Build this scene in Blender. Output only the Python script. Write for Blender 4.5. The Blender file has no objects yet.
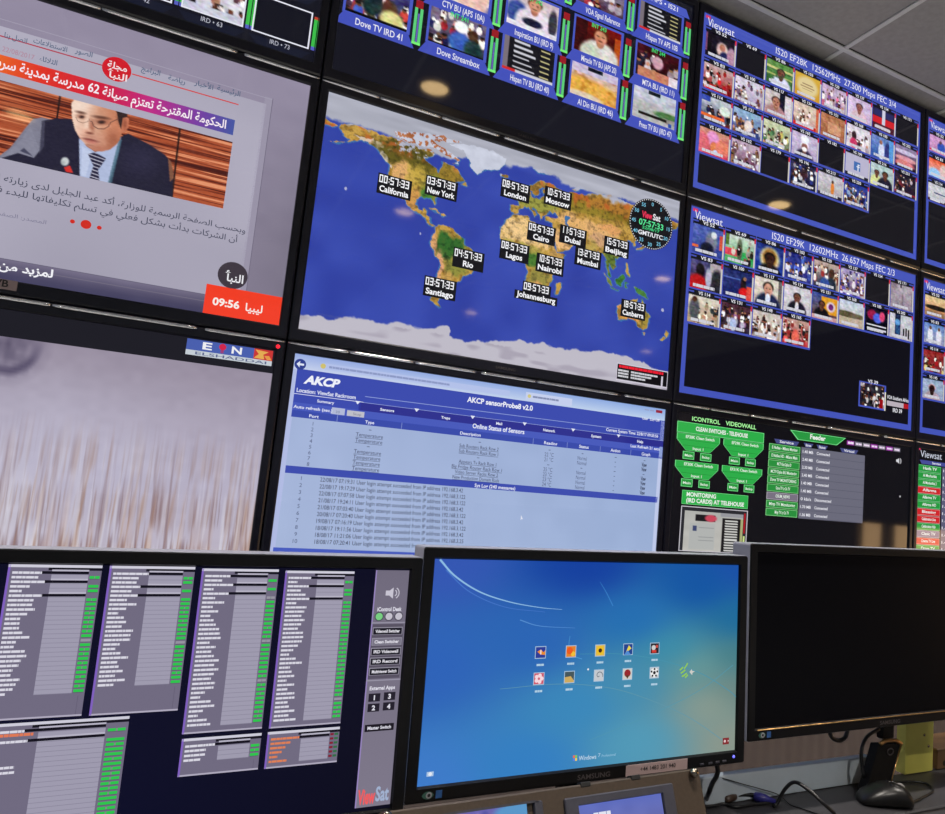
import bpy, math, random
import numpy as np
from mathutils import Matrix, Vector, Euler

scene = bpy.context.scene
COL = scene.collection
random.seed(5)

# ------------------------------------------------------------------ camera
Z0 = 2.16                                   # height of the middle row's picture top above the floor
F_PX, CX, CY = 730.1066, 572.5, 407.0
CAM = np.array([-0.1854, -1.7471, -0.8893 + Z0])
ROT = Euler((1.6861, -0.0831, -0.4862), 'XYZ')
RM = np.array(ROT.to_matrix())
cam = bpy.data.cameras.new('camera')
cam.sensor_width = 36.0
cam.lens = 36.0 * F_PX / 945.0
cam.shift_x = -(CX - 472.5) / 945.0
cam.clip_start = 0.02
cam_ob = bpy.data.objects.new('camera', cam)
cam_ob.location = CAM
cam_ob.rotation_euler = ROT
COL.objects.link(cam_ob)
scene.camera = cam_ob

def ray(x, y):
    return RM @ np.array([(x - CX) / F_PX, -(y - CY) / F_PX, -1.0])
def at_y(x, y, Y):
    d = ray(x, y)
    return CAM + (Y - CAM[1]) / d[1] * d
def at_z(x, y, Z):
    d = ray(x, y)
    return CAM + (Z - CAM[2]) / d[2] * d

# ------------------------------------------------------------------ materials
def lin(c):
    c = np.asarray(c, float) / 255.0
    return np.where(c <= 0.04045, c / 12.92, ((c + 0.055) / 1.055) ** 2.4)

def principled(name, rgb, rough=0.5, metal=0.0, spec=0.5, noise=None, emit=None, coat=0.0):
    m = bpy.data.materials.new(name)
    m.use_nodes = True
    nt = m.node_tree
    b = nt.nodes['Principled BSDF']
    c = tuple(lin(rgb)) + (1.0,)
    b.inputs['Base Color'].default_value = c
    b.inputs['Roughness'].default_value = rough
    b.inputs['Metallic'].default_value = metal
    b.inputs['Specular IOR Level'].default_value = spec
    b.inputs['Coat Weight'].default_value = coat
    if noise:
        scale, amount, stretch = noise
        tc = nt.nodes.new('ShaderNodeTexCoord')
        mp = nt.nodes.new('ShaderNodeMapping')
        mp.inputs['Scale'].default_value = stretch
        nz = nt.nodes.new('ShaderNodeTexNoise')
        nz.inputs['Scale'].default_value = scale
        nz.inputs['Detail'].default_value = 5
        rp = nt.nodes.new('ShaderNodeValToRGB')
        lo = [max(0, v * (1 - amount)) for v in c[:3]] + [1]
        hi = [min(1, v * (1 + amount)) for v in c[:3]] + [1]
        rp.color_ramp.elements[0].color = lo
        rp.color_ramp.elements[0].position = 0.3
        rp.color_ramp.elements[1].color = hi
        rp.color_ramp.elements[1].position = 0.7
        nt.links.new(tc.outputs['Object'], mp.inputs['Vector'])
        nt.links.new(mp.outputs['Vector'], nz.inputs['Vector'])
        nt.links.new(nz.outputs['Fac'], rp.inputs['Fac'])
        nt.links.new(rp.outputs['Color'], b.inputs['Base Color'])
        bp = nt.nodes.new('ShaderNodeBump')
        bp.inputs['Strength'].default_value = 0.06
        nt.links.new(nz.outputs['Fac'], bp.inputs['Height'])
        nt.links.new(bp.outputs['Normal'], b.inputs['Normal'])
    if emit:
        b.inputs['Emission Color'].default_value = tuple(lin(emit[0])) + (1,)
        b.inputs['Emission Strength'].default_value = emit[1]
    return m

def screen_material(name, rough, spec=0.5):
    m = bpy.data.materials.new(name)
    m.use_nodes = True
    nt = m.node_tree
    b = nt.nodes['Principled BSDF']
    b.inputs['Base Color'].default_value = (0.002, 0.002, 0.003, 1)
    b.inputs['Roughness'].default_value = rough
    b.inputs['Specular IOR Level'].default_value = spec
    at = nt.nodes.new('ShaderNodeAttribute')
    at.attribute_name = 'Col'
    nt.links.new(at.outputs['Color'], b.inputs['Emission Color'])
    b.inputs['Emission Strength'].default_value = 1.0
    return m

M = dict(
    screen=screen_material('lit_glossy_panel', 0.05),
    matte_screen=screen_material('lit_matte_panel', 0.32, 0.05),
    bezel=principled('black_bezel', (19, 19, 31), 0.28, 0.0, 0.4, noise=(60, 0.15, (1, 1, 1))),
    tvback=principled('black_cover', (14, 14, 16), 0.6, noise=(40, 0.2, (1, 1, 1))),
    silver=principled('brushed_silver', (236, 238, 240), 0.16, 1.0, noise=(9, 0.1, (1.5, 40, 40))),
    lettering=principled('grey_lettering', (68, 62, 64), 0.5),
    led=principled('red_led', (200, 10, 20), 0.4, emit=((255, 30, 50), 1.6)),
    blueled=principled('blue_led', (60, 60, 200), 0.4, emit=((110, 110, 255), 1.6)),
    matte_black=principled('matte_black', (9, 9, 10), 0.75, 0.0, 0.2, noise=(60, 0.15, (1, 1, 1))),
    monblack=principled('monitor_black', (9, 9, 12), 0.38, 0.0, 0.22, noise=(80, 0.15, (1, 1, 1))),
    monside=principled('monitor_casing', (150, 153, 166), 0.38, noise=(30, 0.08, (1, 1, 1))),
    warm_glint=principled('warm_glint_edge', (205, 160, 105), 0.3, 1.0, noise=(20, 0.1, (1, 1, 1))),  # metal tint standing in for warm highlights along edges
    panel=principled('brown_metal', (68, 57, 47), 0.42, 0.25, noise=(180, 0.12, (1, 1, 1))),
    frame=principled('charcoal_plastic', (52, 52, 62), 0.45, noise=(90, 0.12, (1, 1, 1))),
    chrome=principled('screw_metal', (150, 140, 125), 0.2, 1.0, noise=(50, 0.1, (1, 1, 1))),
    label=principled('label_paper', (156, 136, 136), 0.7, noise=(25, 0.06, (1, 1, 1))),
    ink=principled('black_ink', (25, 20, 22), 0.6),
    desk=principled('dark_desk', (53, 52, 55), 0.42, noise=(14, 0.16, (1, 2, 1))),
    deskedge=principled('desk_edging', (38, 34, 32), 0.4, noise=(30, 0.2, (1, 1, 1))),
    upstand=principled('grey_laminate', (186, 198, 208), 0.5, noise=(20, 0.05, (1, 1, 1))),
    cable=principled('black_rubber', (20, 20, 22), 0.35, noise=(120, 0.2, (1, 1, 1))),
    ferrite=principled('brown_ferrite', (62, 46, 36), 0.4, noise=(60, 0.2, (1, 1, 1))),
    vga=principled('blue_plug', (46, 44, 130), 0.4, noise=(60, 0.12, (1, 1, 1))),
    mouse=principled('mouse_plastic', (15, 14, 14), 0.36, 0.0, 0.4, noise=(60, 0.15, (1, 1, 1))),
    mousegrey=principled('mouse_grey', (120, 118, 116), 0.35, noise=(60, 0.1, (1, 1, 1))),
    yellow=principled('lime_paint', (196, 192, 92), 0.5, noise=(22, 0.07, (1, 1, 1))),
    wood=principled('brown_board', (100, 72, 42), 0.6, noise=(12, 0.2, (1, 6, 1))),
    hole=principled('black_hole_shade', (8, 8, 8), 0.7),  # plain black for the hole, also for painted shade strips and tabs
    eyegreen=principled('sticker_green', (52, 96, 84), 0.5, noise=(20, 0.1, (1, 1, 1))),
    eyewhite=principled('sticker_white', (150, 150, 156), 0.5),
    stickerblue=principled('sticker_blue', (40, 88, 150), 0.5, noise=(60, 0.3, (1, 1, 1))),
    tile=principled('ceiling_tile', (150, 150, 150), 0.9, noise=(55, 0.07, (1, 1, 1))),
    tee=principled('ceiling_tee', (200, 204, 204), 0.5, noise=(30, 0.04, (1, 1, 1))),
    carpet=principled('floor_vinyl', (236, 236, 234), 0.5, noise=(30, 0.06, (1, 1, 1))),
    ring=principled('white_ring', (215, 212, 205), 0.4, noise=(30, 0.03, (1, 1, 1))),
    litpane=principled('lit_pane', (230, 200, 160), 0.5, emit=((255, 206, 148), 3.8)),
    lamp=principled('warm_lamp', (255, 240, 215), 0.5, emit=((255, 214, 150), 13.0)),
)

def wall_material():
    m = principled('brown_wall', (84, 73, 71), 0.55, noise=(8, 0.06, (1, 1, 1)))
    nt = m.node_tree
    b = nt.nodes['Principled BSDF']
    tc = nt.nodes.new('ShaderNodeTexCoord')
    wv = nt.nodes.new('ShaderNodeTexWave')
    wv.wave_type = 'BANDS'
    wv.bands_direction = 'X'
    wv.inputs['Scale'].default_value = 6.5
    bp = nt.nodes.new('ShaderNodeBump')
    bp.inputs['Strength'].default_value = 0.25
    bp.inputs['Distance'].default_value = 0.01
    nt.links.new(tc.outputs['Object'], wv.inputs['Vector'])
    nt.links.new(wv.outputs['Fac'], bp.inputs['Height'])
    nt.links.new(bp.outputs['Normal'], b.inputs['Normal'])
    return m
M['wall'] = wall_material()

# ------------------------------------------------------------------ mesh helpers
class MB:
    """collects shapes, builds ONE mesh object"""
    def __init__(s):
        s.v, s.f = [], []
    def add(s, verts, faces):
        o = len(s.v)
        s.v += [tuple(map(float, p)) for p in verts]
        s.f += [tuple(i + o for i in f) for f in faces]
    def box(s, x0, y0, z0, x1, y1, z1, b=0.0):
        """box with chamfered edges"""
        if b <= 0:
            P = [(x, y, z) for z in (z0, z1) for y in (y0, y1) for x in (x0, x1)]
            s.add(P, [(0, 2, 3, 1), (4, 5, 7, 6), (0, 1, 5, 4), (2, 6, 7, 3), (0, 4, 6, 2), (1, 3, 7, 5)])
            return
        rings = []
        for z, i in ((z0, b), (z0 + b, 0), (z1 - b, 0), (z1, b)):
            X0, X1, Y0, Y1 = x0 + i, x1 - i, y0 + i, y1 - i
            c = b
            rings.append([(X0 + c, Y0, z), (X1 - c, Y0, z), (X1, Y0 + c, z), (X1, Y1 - c, z),
                          (X1 - c, Y1, z), (X0 + c, Y1, z), (X0, Y1 - c, z), (X0, Y0 + c, z)])
        s.loft(rings)
    def loft(s, rings, cap=True, closed=False):
        n = len(rings[0])
        V = [p for r in rings for p in r]
        F = []
        m = len(rings)
        for k in range(m if closed else m - 1):
            a, b = k * n, ((k + 1) % m) * n
            for i in range(n):
                j = (i + 1) % n
                F.append((a + i, a + j, b + j, b + i))
        if cap and not closed:
            F.append(tuple(range(n - 1, -1, -1)))
            F.append(tuple(range((m - 1) * n, m * n)))
        s.add(V, F)
    def frame(s, x0, z0, x1, z1, prof, r=0.0):
        """picture frame in the xz plane; prof = [(left/right inset, top inset, bottom inset, y)...]"""
        rings = []
        for (i, t, bo, y) in prof:
            X0, X1, ZT, ZB = x0 + i, x1 - i, z1 - t, z0 + bo
            if r > 0:
                q = max(0.0004, r - min(i, r * 0.9))
                pts = []
                for (cx, cz, a0) in ((X1 - q, ZT - q, 0), (X0 + q, ZT - q, 90), (X0 + q, ZB + q, 180), (X1 - q, ZB + q, 270)):
                    for k in range(4):
                        a = math.radians(a0 + 30 * k)
                        pts.append((cx + q * math.cos(a), y, cz + q * math.sin(a)))
            else:
                pts = [(X1, y, ZT), (X0, y, ZT), (X0, y, ZB), (X1, y, ZB)]
            rings.append(pts)
        s.loft(rings, closed=True)
    def tube(s, pts, r, n=10, radii=None):
        pts = [Vector(p) for p in pts]
        rings = []
        up = Vector((0.13, 0.2, 1)).normalized()
        for k, p in enumerate(pts):
            d = (pts[min(k + 1, len(pts) - 1)] - pts[max(k - 1, 0)]).normalized()
            a = d.cross(up)
            if a.length < 1e-3:
                a = d.cross(Vector((1, 0, 0)))
            a.normalize()
            b = d.cross(a).normalized()
            rr = radii[k] if radii else r
            rings.append([tuple(p + a * rr * math.cos(2 * math.pi * i / n) + b * rr * math.sin(2 * math.pi * i / n)) for i in range(n)])
        s.loft(rings)
    def lathe(s, prof, n=32, axis='z', c=(0, 0, 0)):
        rings = []
        for (r, h) in prof:
            ring = []
            for i in range(n):
                a = 2 * math.pi * i / n
                x, y = r * math.cos(a), r * math.sin(a)
                ring.append((c[0] + x, c[1] + y, c[2] + h) if axis == 'z' else (c[0] + x, c[1] + h, c[2] + y))
            rings.append(ring)
        s.loft(rings)
    def build(s, name, mat, parent=None, smooth=False):
        me = bpy.data.meshes.new(name)
        me.from_pydata(s.v, [], s.f)
        me.validate()
        import bmesh
        bm = bmesh.new()
        bm.from_mesh(me)
        bmesh.ops.recalc_face_normals(bm, faces=bm.faces)
        bm.to_mesh(me)
        bm.free()
        me.materials.append(mat)
        o = bpy.data.objects.new(name, me)
        COL.objects.link(o)
        if parent:
            o.parent = parent
        if smooth:
            for p in me.polygons:
                p.use_smooth = True
        return o

def spline(pts, k=8):
    """Catmull-Rom through the points"""
    P = [np.array(p, float) for p in pts]
    P = [2 * P[0] - P[1]] + P + [2 * P[-1] - P[-2]]
    out = []
    for i in range(1, len(P) - 2):
        a, b, c, d = P[i - 1:i + 3]
        for j in range(k):
            t = j / k
            out.append(0.5 * (2 * b + (c - a) * t + (2 * a - 5 * b + 4 * c - d) * t * t + (3 * b - a - 3 * c + d) * t ** 3))
    out.append(P[-2])
    return [tuple(p) for p in out]

def tag(o, label, cat, group=None):
    o['label'] = label
    o['category'] = cat
    if group:
        o['group'] = group
    return o
def thing(name, loc, label, cat, group=None):
    o = bpy.data.objects.new(name, None)
    o.empty_display_size = 0.05
    o.location = loc
    COL.objects.link(o)
    return tag(o, label, cat, group)
def struct(o):
    o['kind'] = 'structure'
    return o

# ------------------------------------------------------------------ text as flat triangles
_fc = bpy.data.curves.new('type', 'FONT')
_fc.resolution_u = 3
_fo = bpy.data.objects.new('type', _fc)
_tcache = {}
def glyphs(s, bold=0.0):
    key = (s, bold)
    if key not in _tcache:
        _fc.body = s
        _fc.offset = bold
        me = bpy.data.meshes.new_from_object(_fo)
        n = len(me.vertices)
        co = np.zeros(n * 3)
        me.vertices.foreach_get('co', co)
        co = co.reshape(-1, 3)[:, :2]
        F = [tuple(p.vertices) for p in me.polygons]
        bpy.data.meshes.remove(me)
        _tcache[key] = (co, F)
    return _tcache[key]

# Arabic: contextual letter forms, laid out right to left
import unicodedata
_FORMS = {}
for _cp in range(0xFE80, 0xFEFD):
    _d = unicodedata.decomposition(chr(_cp)).split()
    if len(_d) >= 2:
        _FORMS[(_d[0][1:-1], ''.join(chr(int(h, 16)) for h in _d[1:]))] = chr(_cp)
def arabic(s):
    out = []
    i = 0
    units = []
    while i < len(s):
        if s[i] == '\u0644' and i + 1 < len(s) and s[i + 1] in '\u0627\u0623\u0625\u0622':
            units.append(s[i:i + 2]); i += 2
        else:
            units.append(s[i]); i += 1
    def joins_next(u): return ('initial', u) in _FORMS
    def joins_prev(u): return ('final', u) in _FORMS
    for k, u in enumerate(units):
        prev = k > 0 and joins_next(units[k - 1]) and joins_prev(u)
        nxt = k + 1 < len(units) and joins_next(u) and joins_prev(units[k + 1])
        form = 'medial' if prev and nxt else 'final' if prev else 'initial' if nxt else 'isolated'
        out.append(_FORMS.get((form, u), u))
    res = []
    for ch in out[::-1]:
        res.append(ch)
    r = ''.join(res)
    import re
    return re.sub(r'[0-9:/]+', lambda m: m.group(0)[::-1], r)

# ------------------------------------------------------------------ picture makers (what the panels show)
def vn(X, Y, sx, sy, seed):
    g = np.random.RandomState(seed).rand(int(sy) + 3, int(sx) + 3)
    fx, fy = np.clip(X, 0, 1) * sx, np.clip(Y, 0, 1) * sy
    ix, iy = fx.astype(int), fy.astype(int)
    tx, ty = fx - ix, fy - iy
    tx, ty = tx * tx * (3 - 2 * tx), ty * ty * (3 - 2 * ty)
    return (g[iy, ix] * (1 - tx) + g[iy, ix + 1] * tx) * (1 - ty) + (g[iy + 1, ix] * (1 - tx) + g[iy + 1, ix + 1] * tx) * ty
def mix(img, a, col):
    return img * (1 - a[..., None]) + np.asarray(col, float) * a[..., None]
def blob(img, X, Y, cx, cy, rx, ry, col, soft=0.35):
    d = np.sqrt(((X - cx) / rx) ** 2 + ((Y - cy) / ry) ** 2)
    return mix(img, np.clip((1 + soft / 2 - d) / soft, 0, 1), col)
SK = [(150, 105, 80), (96, 62, 48), (190, 145, 120), (120, 80, 62)]
def pic(top, bottom, ops=(), grain=14, seed=1):
    def fn(X, Y):
        img = np.asarray(top, float) * (1 - Y[..., None]) + np.asarray(bottom, float) * Y[..., None]
        img = img + (vn(X, Y, 7, 7, seed)[..., None] - 0.5) * grain * 2
        for o in ops:
            k = o[0]
            if k == 'b':
                img = blob(img, X, Y, *o[1:])
            elif k == 'r':
                x0, y0, x1, y1, c = o[1:]
                a = ((X >= x0) & (X <= x1) & (Y >= y0) & (Y <= y1)).astype(float)
                img = mix(img, a, c)
            elif k == 'c':                      # a crowd
                n, sd, cols, y0 = o[1:]
                R = np.random.RandomState(sd)
                P = sorted((R.uniform(y0, 1.0), R.uniform(0, 1)) for _ in range(int(n * 1.5)))
                for (cy, cx) in P:
                    c = cols[R.randint(len(cols))]
                    s = 0.045 + 0.055 * cy * R.uniform(0.4, 1.3)
                    img = blob(img, X, Y, cx, cy + s * 1.5, s * 1.05, s * 1.9, np.array(c) * R.uniform(0.7, 1.15), 0.25)
                    img = blob(img, X, Y, cx + R.uniform(-.01, .01), cy - s * 0.5, s * 0.55, s * 0.75, SK[R.randint(4)] if R.rand() < .75 else (235, 230, 225), 0.3)
                    if R.rand() < .6:
                        img = blob(img, X, Y, cx, cy - s * 1.0, s * 0.55, s * 0.4, (30, 24, 26), 0.6)
            elif k == 'p':                      # head and shoulders
                cx, top_, s, skin, coat, hair = o[1:]
                s, top_ = s * .74, top_ + s * .12
                img = blob(img, X, Y, cx, top_ + s * 3.9, s * 1.9, s * 2.3, coat, 0.2)
                img = blob(img, X, Y, cx, top_ + s * 1.9, s * 0.4, s * 0.7, np.array(skin) * .85, 0.3)
                img = blob(img, X, Y, cx, top_ + s * 0.75, s * 0.78, s * 0.75, hair, 0.3)
                img = blob(img, X, Y, cx, top_ + s * 1.1, s * 0.62, s * 0.9, skin, 0.3)
                img = blob(img, X, Y, cx - s * .26, top_ + s * 1.0, s * 0.14, s * 0.1, np.array(skin) * .55, 0.7)
                img = blob(img, X, Y, cx + s * .26, top_ + s * 1.0, s * 0.14, s * 0.1, np.array(skin) * .55, 0.7)
                img = blob(img, X, Y, cx, top_ + s * 1.6, s * 0.25, s * 0.1, np.array(skin) * .65, 0.7)
            elif k == 's':                      # streaks / texture
                sx, sy, sd, c, amt = o[1:]
                a = np.clip((vn(X, Y, sx, sy, sd) - 0.5) * 2.2 + amt - 0.5, 0, 1)
                img = mix(img, a, c)
        if grain > 5:
            for q in range(3):
                img[..., q] += (vn(X, Y, 19, 17, 7 * seed + q) - 0.5) * 18 + (vn(X, Y, 17, 21, 3 * seed + 5) - 0.5) * 30
            img = 118 + (img - 122) * 1.22
        return img
    return fn

# ------------------------------------------------------------------ lit panel: one flat mesh with coloured faces
class Screen:
    STEP = 0.00012
    def __init__(s, O, X, D, w, h):
        s.O, s.X, s.D = (np.array(a, float) for a in (O, X, D))
        s.N = np.cross(s.X, s.D)
        s.w, s.h = w, h
        s.V, s.C, s.F, s.n = [], [], [], 0
        s.tf = None
    def at(s, x, y):
        d = ray(x, y)
        t = np.dot(s.O - CAM, s.N) / np.dot(d, s.N)
        q = CAM + t * d - s.O
        return np.dot(q, s.X) / s.w, np.dot(q, s.D) / s.h
    def put(s, uv, cols, faces, layer):
        uv = np.array(uv, float)
        if s.tf:
            uv = np.stack(s.tf(uv[:, 0], uv[:, 1]), 1)
        c = np.asarray(cols, float)
        if c.ndim == 1:
            c = np.tile(c, (len(uv), 1))
        P = np.stack([uv[:, 0] * s.w, np.full(len(uv), -layer * s.STEP), -uv[:, 1] * s.h], 1)
        s.V.append(P)
        s.C.append(lin(np.clip(c, 0, 255)))
        s.F += [tuple(i + s.n for i in f) for f in faces]
        s.n += len(uv)
    def rect(s, u0, v0, u1, v1, col, L=1):
        s.put([(u0, v0), (u1, v0), (u1, v1), (u0, v1)], col, [(0, 3, 2, 1)], L)
    def poly(s, pts, col, L=1):
        s.put(pts, col, [tuple(range(len(pts)))], L)
    def outline(s, u0, v0, u1, v1, t, col, L=1):
        tu, tv = t / s.w, t / s.h
        s.rect(u0, v0, u1, v0 + tv, col, L); s.rect(u0, v1 - tv, u1, v1, col, L)
        s.rect(u0, v0, u0 + tu, v1, col, L); s.rect(u1 - tu, v0, u1, v1, col, L)
    def disc(s, u, v, r, col, L=1, n=28):
        s.poly([(u + r / s.w * math.cos(2 * math.pi * k / n), v + r / s.h * math.sin(2 * math.pi * k / n)) for k in range(n)], col, L)
    def img(s, u0, v0, u1, v1, nx, ny, fn, L=1):
        X, Y = np.meshgrid(np.linspace(0, 1, nx), np.linspace(0, 1, ny))
        c = np.asarray(fn(X, Y)).reshape(-1, 3)
        uv = np.stack([(u0 + (u1 - u0) * X).ravel(), (v0 + (v1 - v0) * Y).ravel()], 1)
        F = [(j * nx + i, (j + 1) * nx + i, (j + 1) * nx + i + 1, j * nx + i + 1) for j in range(ny - 1) for i in range(nx - 1)]
        s.put(uv, c, F, L)
    def line(s, pts, t, col, L=1):
        P = np.array([(u * s.w, v * s.h) for u, v in pts])
        for k in range(len(P) - 1):
            d = P[k + 1] - P[k]
            n = np.array([-d[1], d[0]]) / (np.hypot(*d) + 1e-9)
            t0 = t(k / (len(P) - 1)) if callable(t) else t
            t1 = t((k + 1) / (len(P) - 1)) if callable(t) else t
            q = [P[k] + n * t0 / 2, P[k + 1] + n * t1 / 2, P[k + 1] - n * t1 / 2, P[k] - n * t0 / 2]
            s.put([(a[0] / s.w, a[1] / s.h) for a in q], col, [(0, 1, 2, 3)], L)
    def text(s, txt, u0, v, u1, cap, col, L=2, bold=0.0, slant=0.0, keep=False):
        """baseline v from u0 to u1, capital height cap (fraction of the panel height)"""
        if not txt.strip():
            return
        co, F = glyphs(txt, bold)
        if not len(co):
            return
        x0, x1 = co[:, 0].min(), co[:, 0].max()
        k = (u1 - u0) / max(1e-6, x1 - x0)
        kv = cap / 0.7
        if keep:                                # natural width, centred on the span
            k = kv * s.h / s.w
            u0 = (u0 + u1) / 2 - (x1 - x0) * k / 2
        uv = np.stack([u0 + (co[:, 0] - x0 + slant * co[:, 1]) * k, v - co[:, 1] * kv], 1)
        s.put(uv, col, F, L)
    # the same, given by points of the photograph lying on this panel
    def R(s, x0, y0, x1, y1, col, L=1):
        s.rect(*s.at(x0, y0), *s.at(x1, y1), col, L)
    def P(s, pts, col, L=1):
        s.poly([s.at(*q) for q in pts], col, L)
    def T(s, txt, x0, y0, x1, y1, h, col, L=3, **kw):
        (u0, v0), (u1, v1) = s.at(x0, y0), s.at(x1, y1)
        s.text(txt, u0, (v0 + v1) / 2, u1, v0 - s.at(x0, y0 - h)[1], col, L, **kw)
    def dashes(s, u0, v, u1, cap, col, L=2, seed=0):
        """a line of writing too small to read: word-like strokes"""
        R = random.Random(seed)
        u = u0
        while u < u1:
            w = min(R.uniform(0.8, 3.2) * cap * s.h / s.w, u1 - u)
            s.rect(u, v - cap, u + w, v, col, L)
            u += w + 0.16 * cap * s.h / s.w
    def build(s, name, mat, parent):
        V = np.concatenate(s.V); C = np.concatenate(s.C)
        me = bpy.data.meshes.new(name)
        me.from_pydata(V.tolist(), [], s.F)
        a = me.color_attributes.new('Col', 'FLOAT_COLOR', 'POINT')
        buf = np.ones((len(V), 4), np.float32)
        buf[:, :3] = C
        a.data.foreach_set('color', buf.ravel())
        me.materials.append(mat)
        o = bpy.data.objects.new(name, me)
        COL.objects.link(o)
        o.parent = parent
        return o

# ------------------------------------------------------------------ the video wall's sets
W, H = 1.02, 0.57375
PX_, PZ_ = W + 0.0424, H + 0.0575
def tv(c, r, label):
    x0, zt = c * PX_, Z0 - (r - 1) * PZ_
    root = thing('wall_television', (x0, 0, zt), label, 'television', 'televisions of the video wall')
    b = MB()
    e = 0.0202
    L, T, B = e, 0.0262, 0.0300
    b.frame(-e, -H - B, W + e, T, [(0, 0, 0, 0.028), (0, 0, 0, 0.001), (0.0012, 0.0012, 0.0012, -0.003), (0.005, 0.005, 0.005, -0.0055),
            (L - 0.004, T - 0.004, B - 0.004, -0.0055), (L - 0.001, T - 0.001, B - 0.001, -0.004), (L, T, B, 0.0005), (L, T, B, 0.028)], r=0.004)
    b.build('bezel', M['bezel'], root)
    k = MB()
    k.box(-e + 0.004, 0.0285, -H - B + 0.004, W + e - 0.004, 0.09, T - 0.004, 0.008)
    k.build('back_cover', M['tvback'], root)
    t = MB()                                    # half-round silver strip standing in for reflections along the glossy upper lip
    zc = T - 0.0048
    def girth(x):                               # tapers towards the corners
        return 0.35 + 0.65 * min(1.0, min(x + e, W + e - x) / 0.10) ** 0.6
    glint_cuts = [-e + .002, .115, .118, .27, .274, .43, .445, .60, .603, .86, .875, W + e - .002]  # strip broken up to mimic separate lamp reflections
    for a, b2 in zip(glint_cuts[::2], glint_cuts[1::2]):
        rings = []
        for i in range(13):
            x = a + (b2 - a) * i / 12
            q = girth(x)
            rings.append([(x, -0.0050 - 0.0048 * q * math.sin(math.pi * j / 10), zc + 0.0042 * q * math.cos(math.pi * j / 10)) for j in range(11)])
        t.loft(rings)
    if r > 0:
        t.build('edge_glint_strip', M['silver'], root, smooth=True)
    co, F = glyphs('SAMSUNG', 0.01)
    s = MB()
    sc = 0.0075 / 0.7
    cx = (co[:, 0].max()) / 2
    s.add([(W / 2 + (p[0] - cx) * sc * 1.15, -0.0058, -H - 0.0185 + p[1] * sc) for p in co], F)
    s.build('lettering', M['lettering'], root)
    S = Screen((x0, 0.0, zt), (1, 0, 0), (0, 0, -1), W, H)
    return root, S

BLACK = (13, 13, 24)
BLUE = (72, 88, 190)
WHITE = (228, 228, 236)
GREEN = (40, 175, 70)

def meter(S, u0, v0, u1, v1, red=0.3, L=2):
    """two level bars, red at the top, green below, violet between them"""
    S.rect(u0, v0, u1, v1, (20, 20, 34), L)
    w = (u1 - u0)
    vm = v0 + (v1 - v0) * red
    S.rect(u0 + w * .08, v0, u0 + w * .92, vm * .6 + v0 * .4, (150, 24, 34), L + 1)
    for a in (0.02, 0.64):
        S.rect(u0 + w * a, v0 + (vm - v0) * .6, u0 + w * (a + .34), v1, (92, 205, 120), L + 2)
    S.rect(u0 + w * .42, vm, u0 + w * .6, v1 - .012, (110, 92, 190), L + 2)
    S.rect(u0, v1 - .012, u1, v1, (120, 235, 120), L + 3)

# ================================================================= row 0, column A: dark panel with framed pictures
r, S = tv(-1, 0, 'top left wall television with a white outlined empty box on a dark picture')
S.rect(0, 0, 1, 1, (13, 14, 27), 0)
CROWD = [(200, 196, 205), (90, 60, 70), (60, 66, 110), (160, 120, 100), (225, 220, 225)]
for i in range(7):
    for j in range(4):
        u0 = 0.03 + 0.139 * i + (0.003 if i else 0)
        v1 = 0.945 - 0.235 * j
        v0 = v1 - 0.15
        u1 = u0 + 0.116
        if i == 5 or (i < 5 and (i + j) % 2):
            S.img(u0, v0, u1, v1, 34, 24, pic((190, 186, 196), (205, 205, 215), [('c', 16, 3 + i * 5 + j, CROWD, .1), ('r', 0, .8, 1, 1, (190, 192, 205))], seed=i), 2)
        S.outline(u0 - .003, v0 - .005, u1 + .003, v1 + .005, 0.0034, (225, 226, 238), 3)
        S.text('IRD \u2022 %d' % (63 + 10 * (i - 5) if i >= 5 else 30 + i * 3 + j), u0 + .037, v1 + .034, u1 - .037, 0.019, (190, 192, 205), 3)
        S.poly([(u0 - .008, v1 + .018), (u1 + .008, v1 + .018), (u1 - .012, v1 + .055), (u0 + .012, v1 + .055)], (19, 23, 42), 1)
        for k in (0, 1):
            S.rect(u1 + .007 + .0095 * k, v0 + .02, u1 + .0145 + .0095 * k, v1 - .012, (58, 186, 72), 2)
            S.rect(u1 + .007 + .0095 * k, v1 - .012, u1 + .0145 + .0095 * k, v1 + .004, (86, 92, 190), 2)
            S.rect(u1 + .007 + .0095 * k, v0 + .008, u1 + .0145 + .0095 * k, v0 + .02, (190, 60, 40), 2)
S.build('screen', M['screen'], r)

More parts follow.
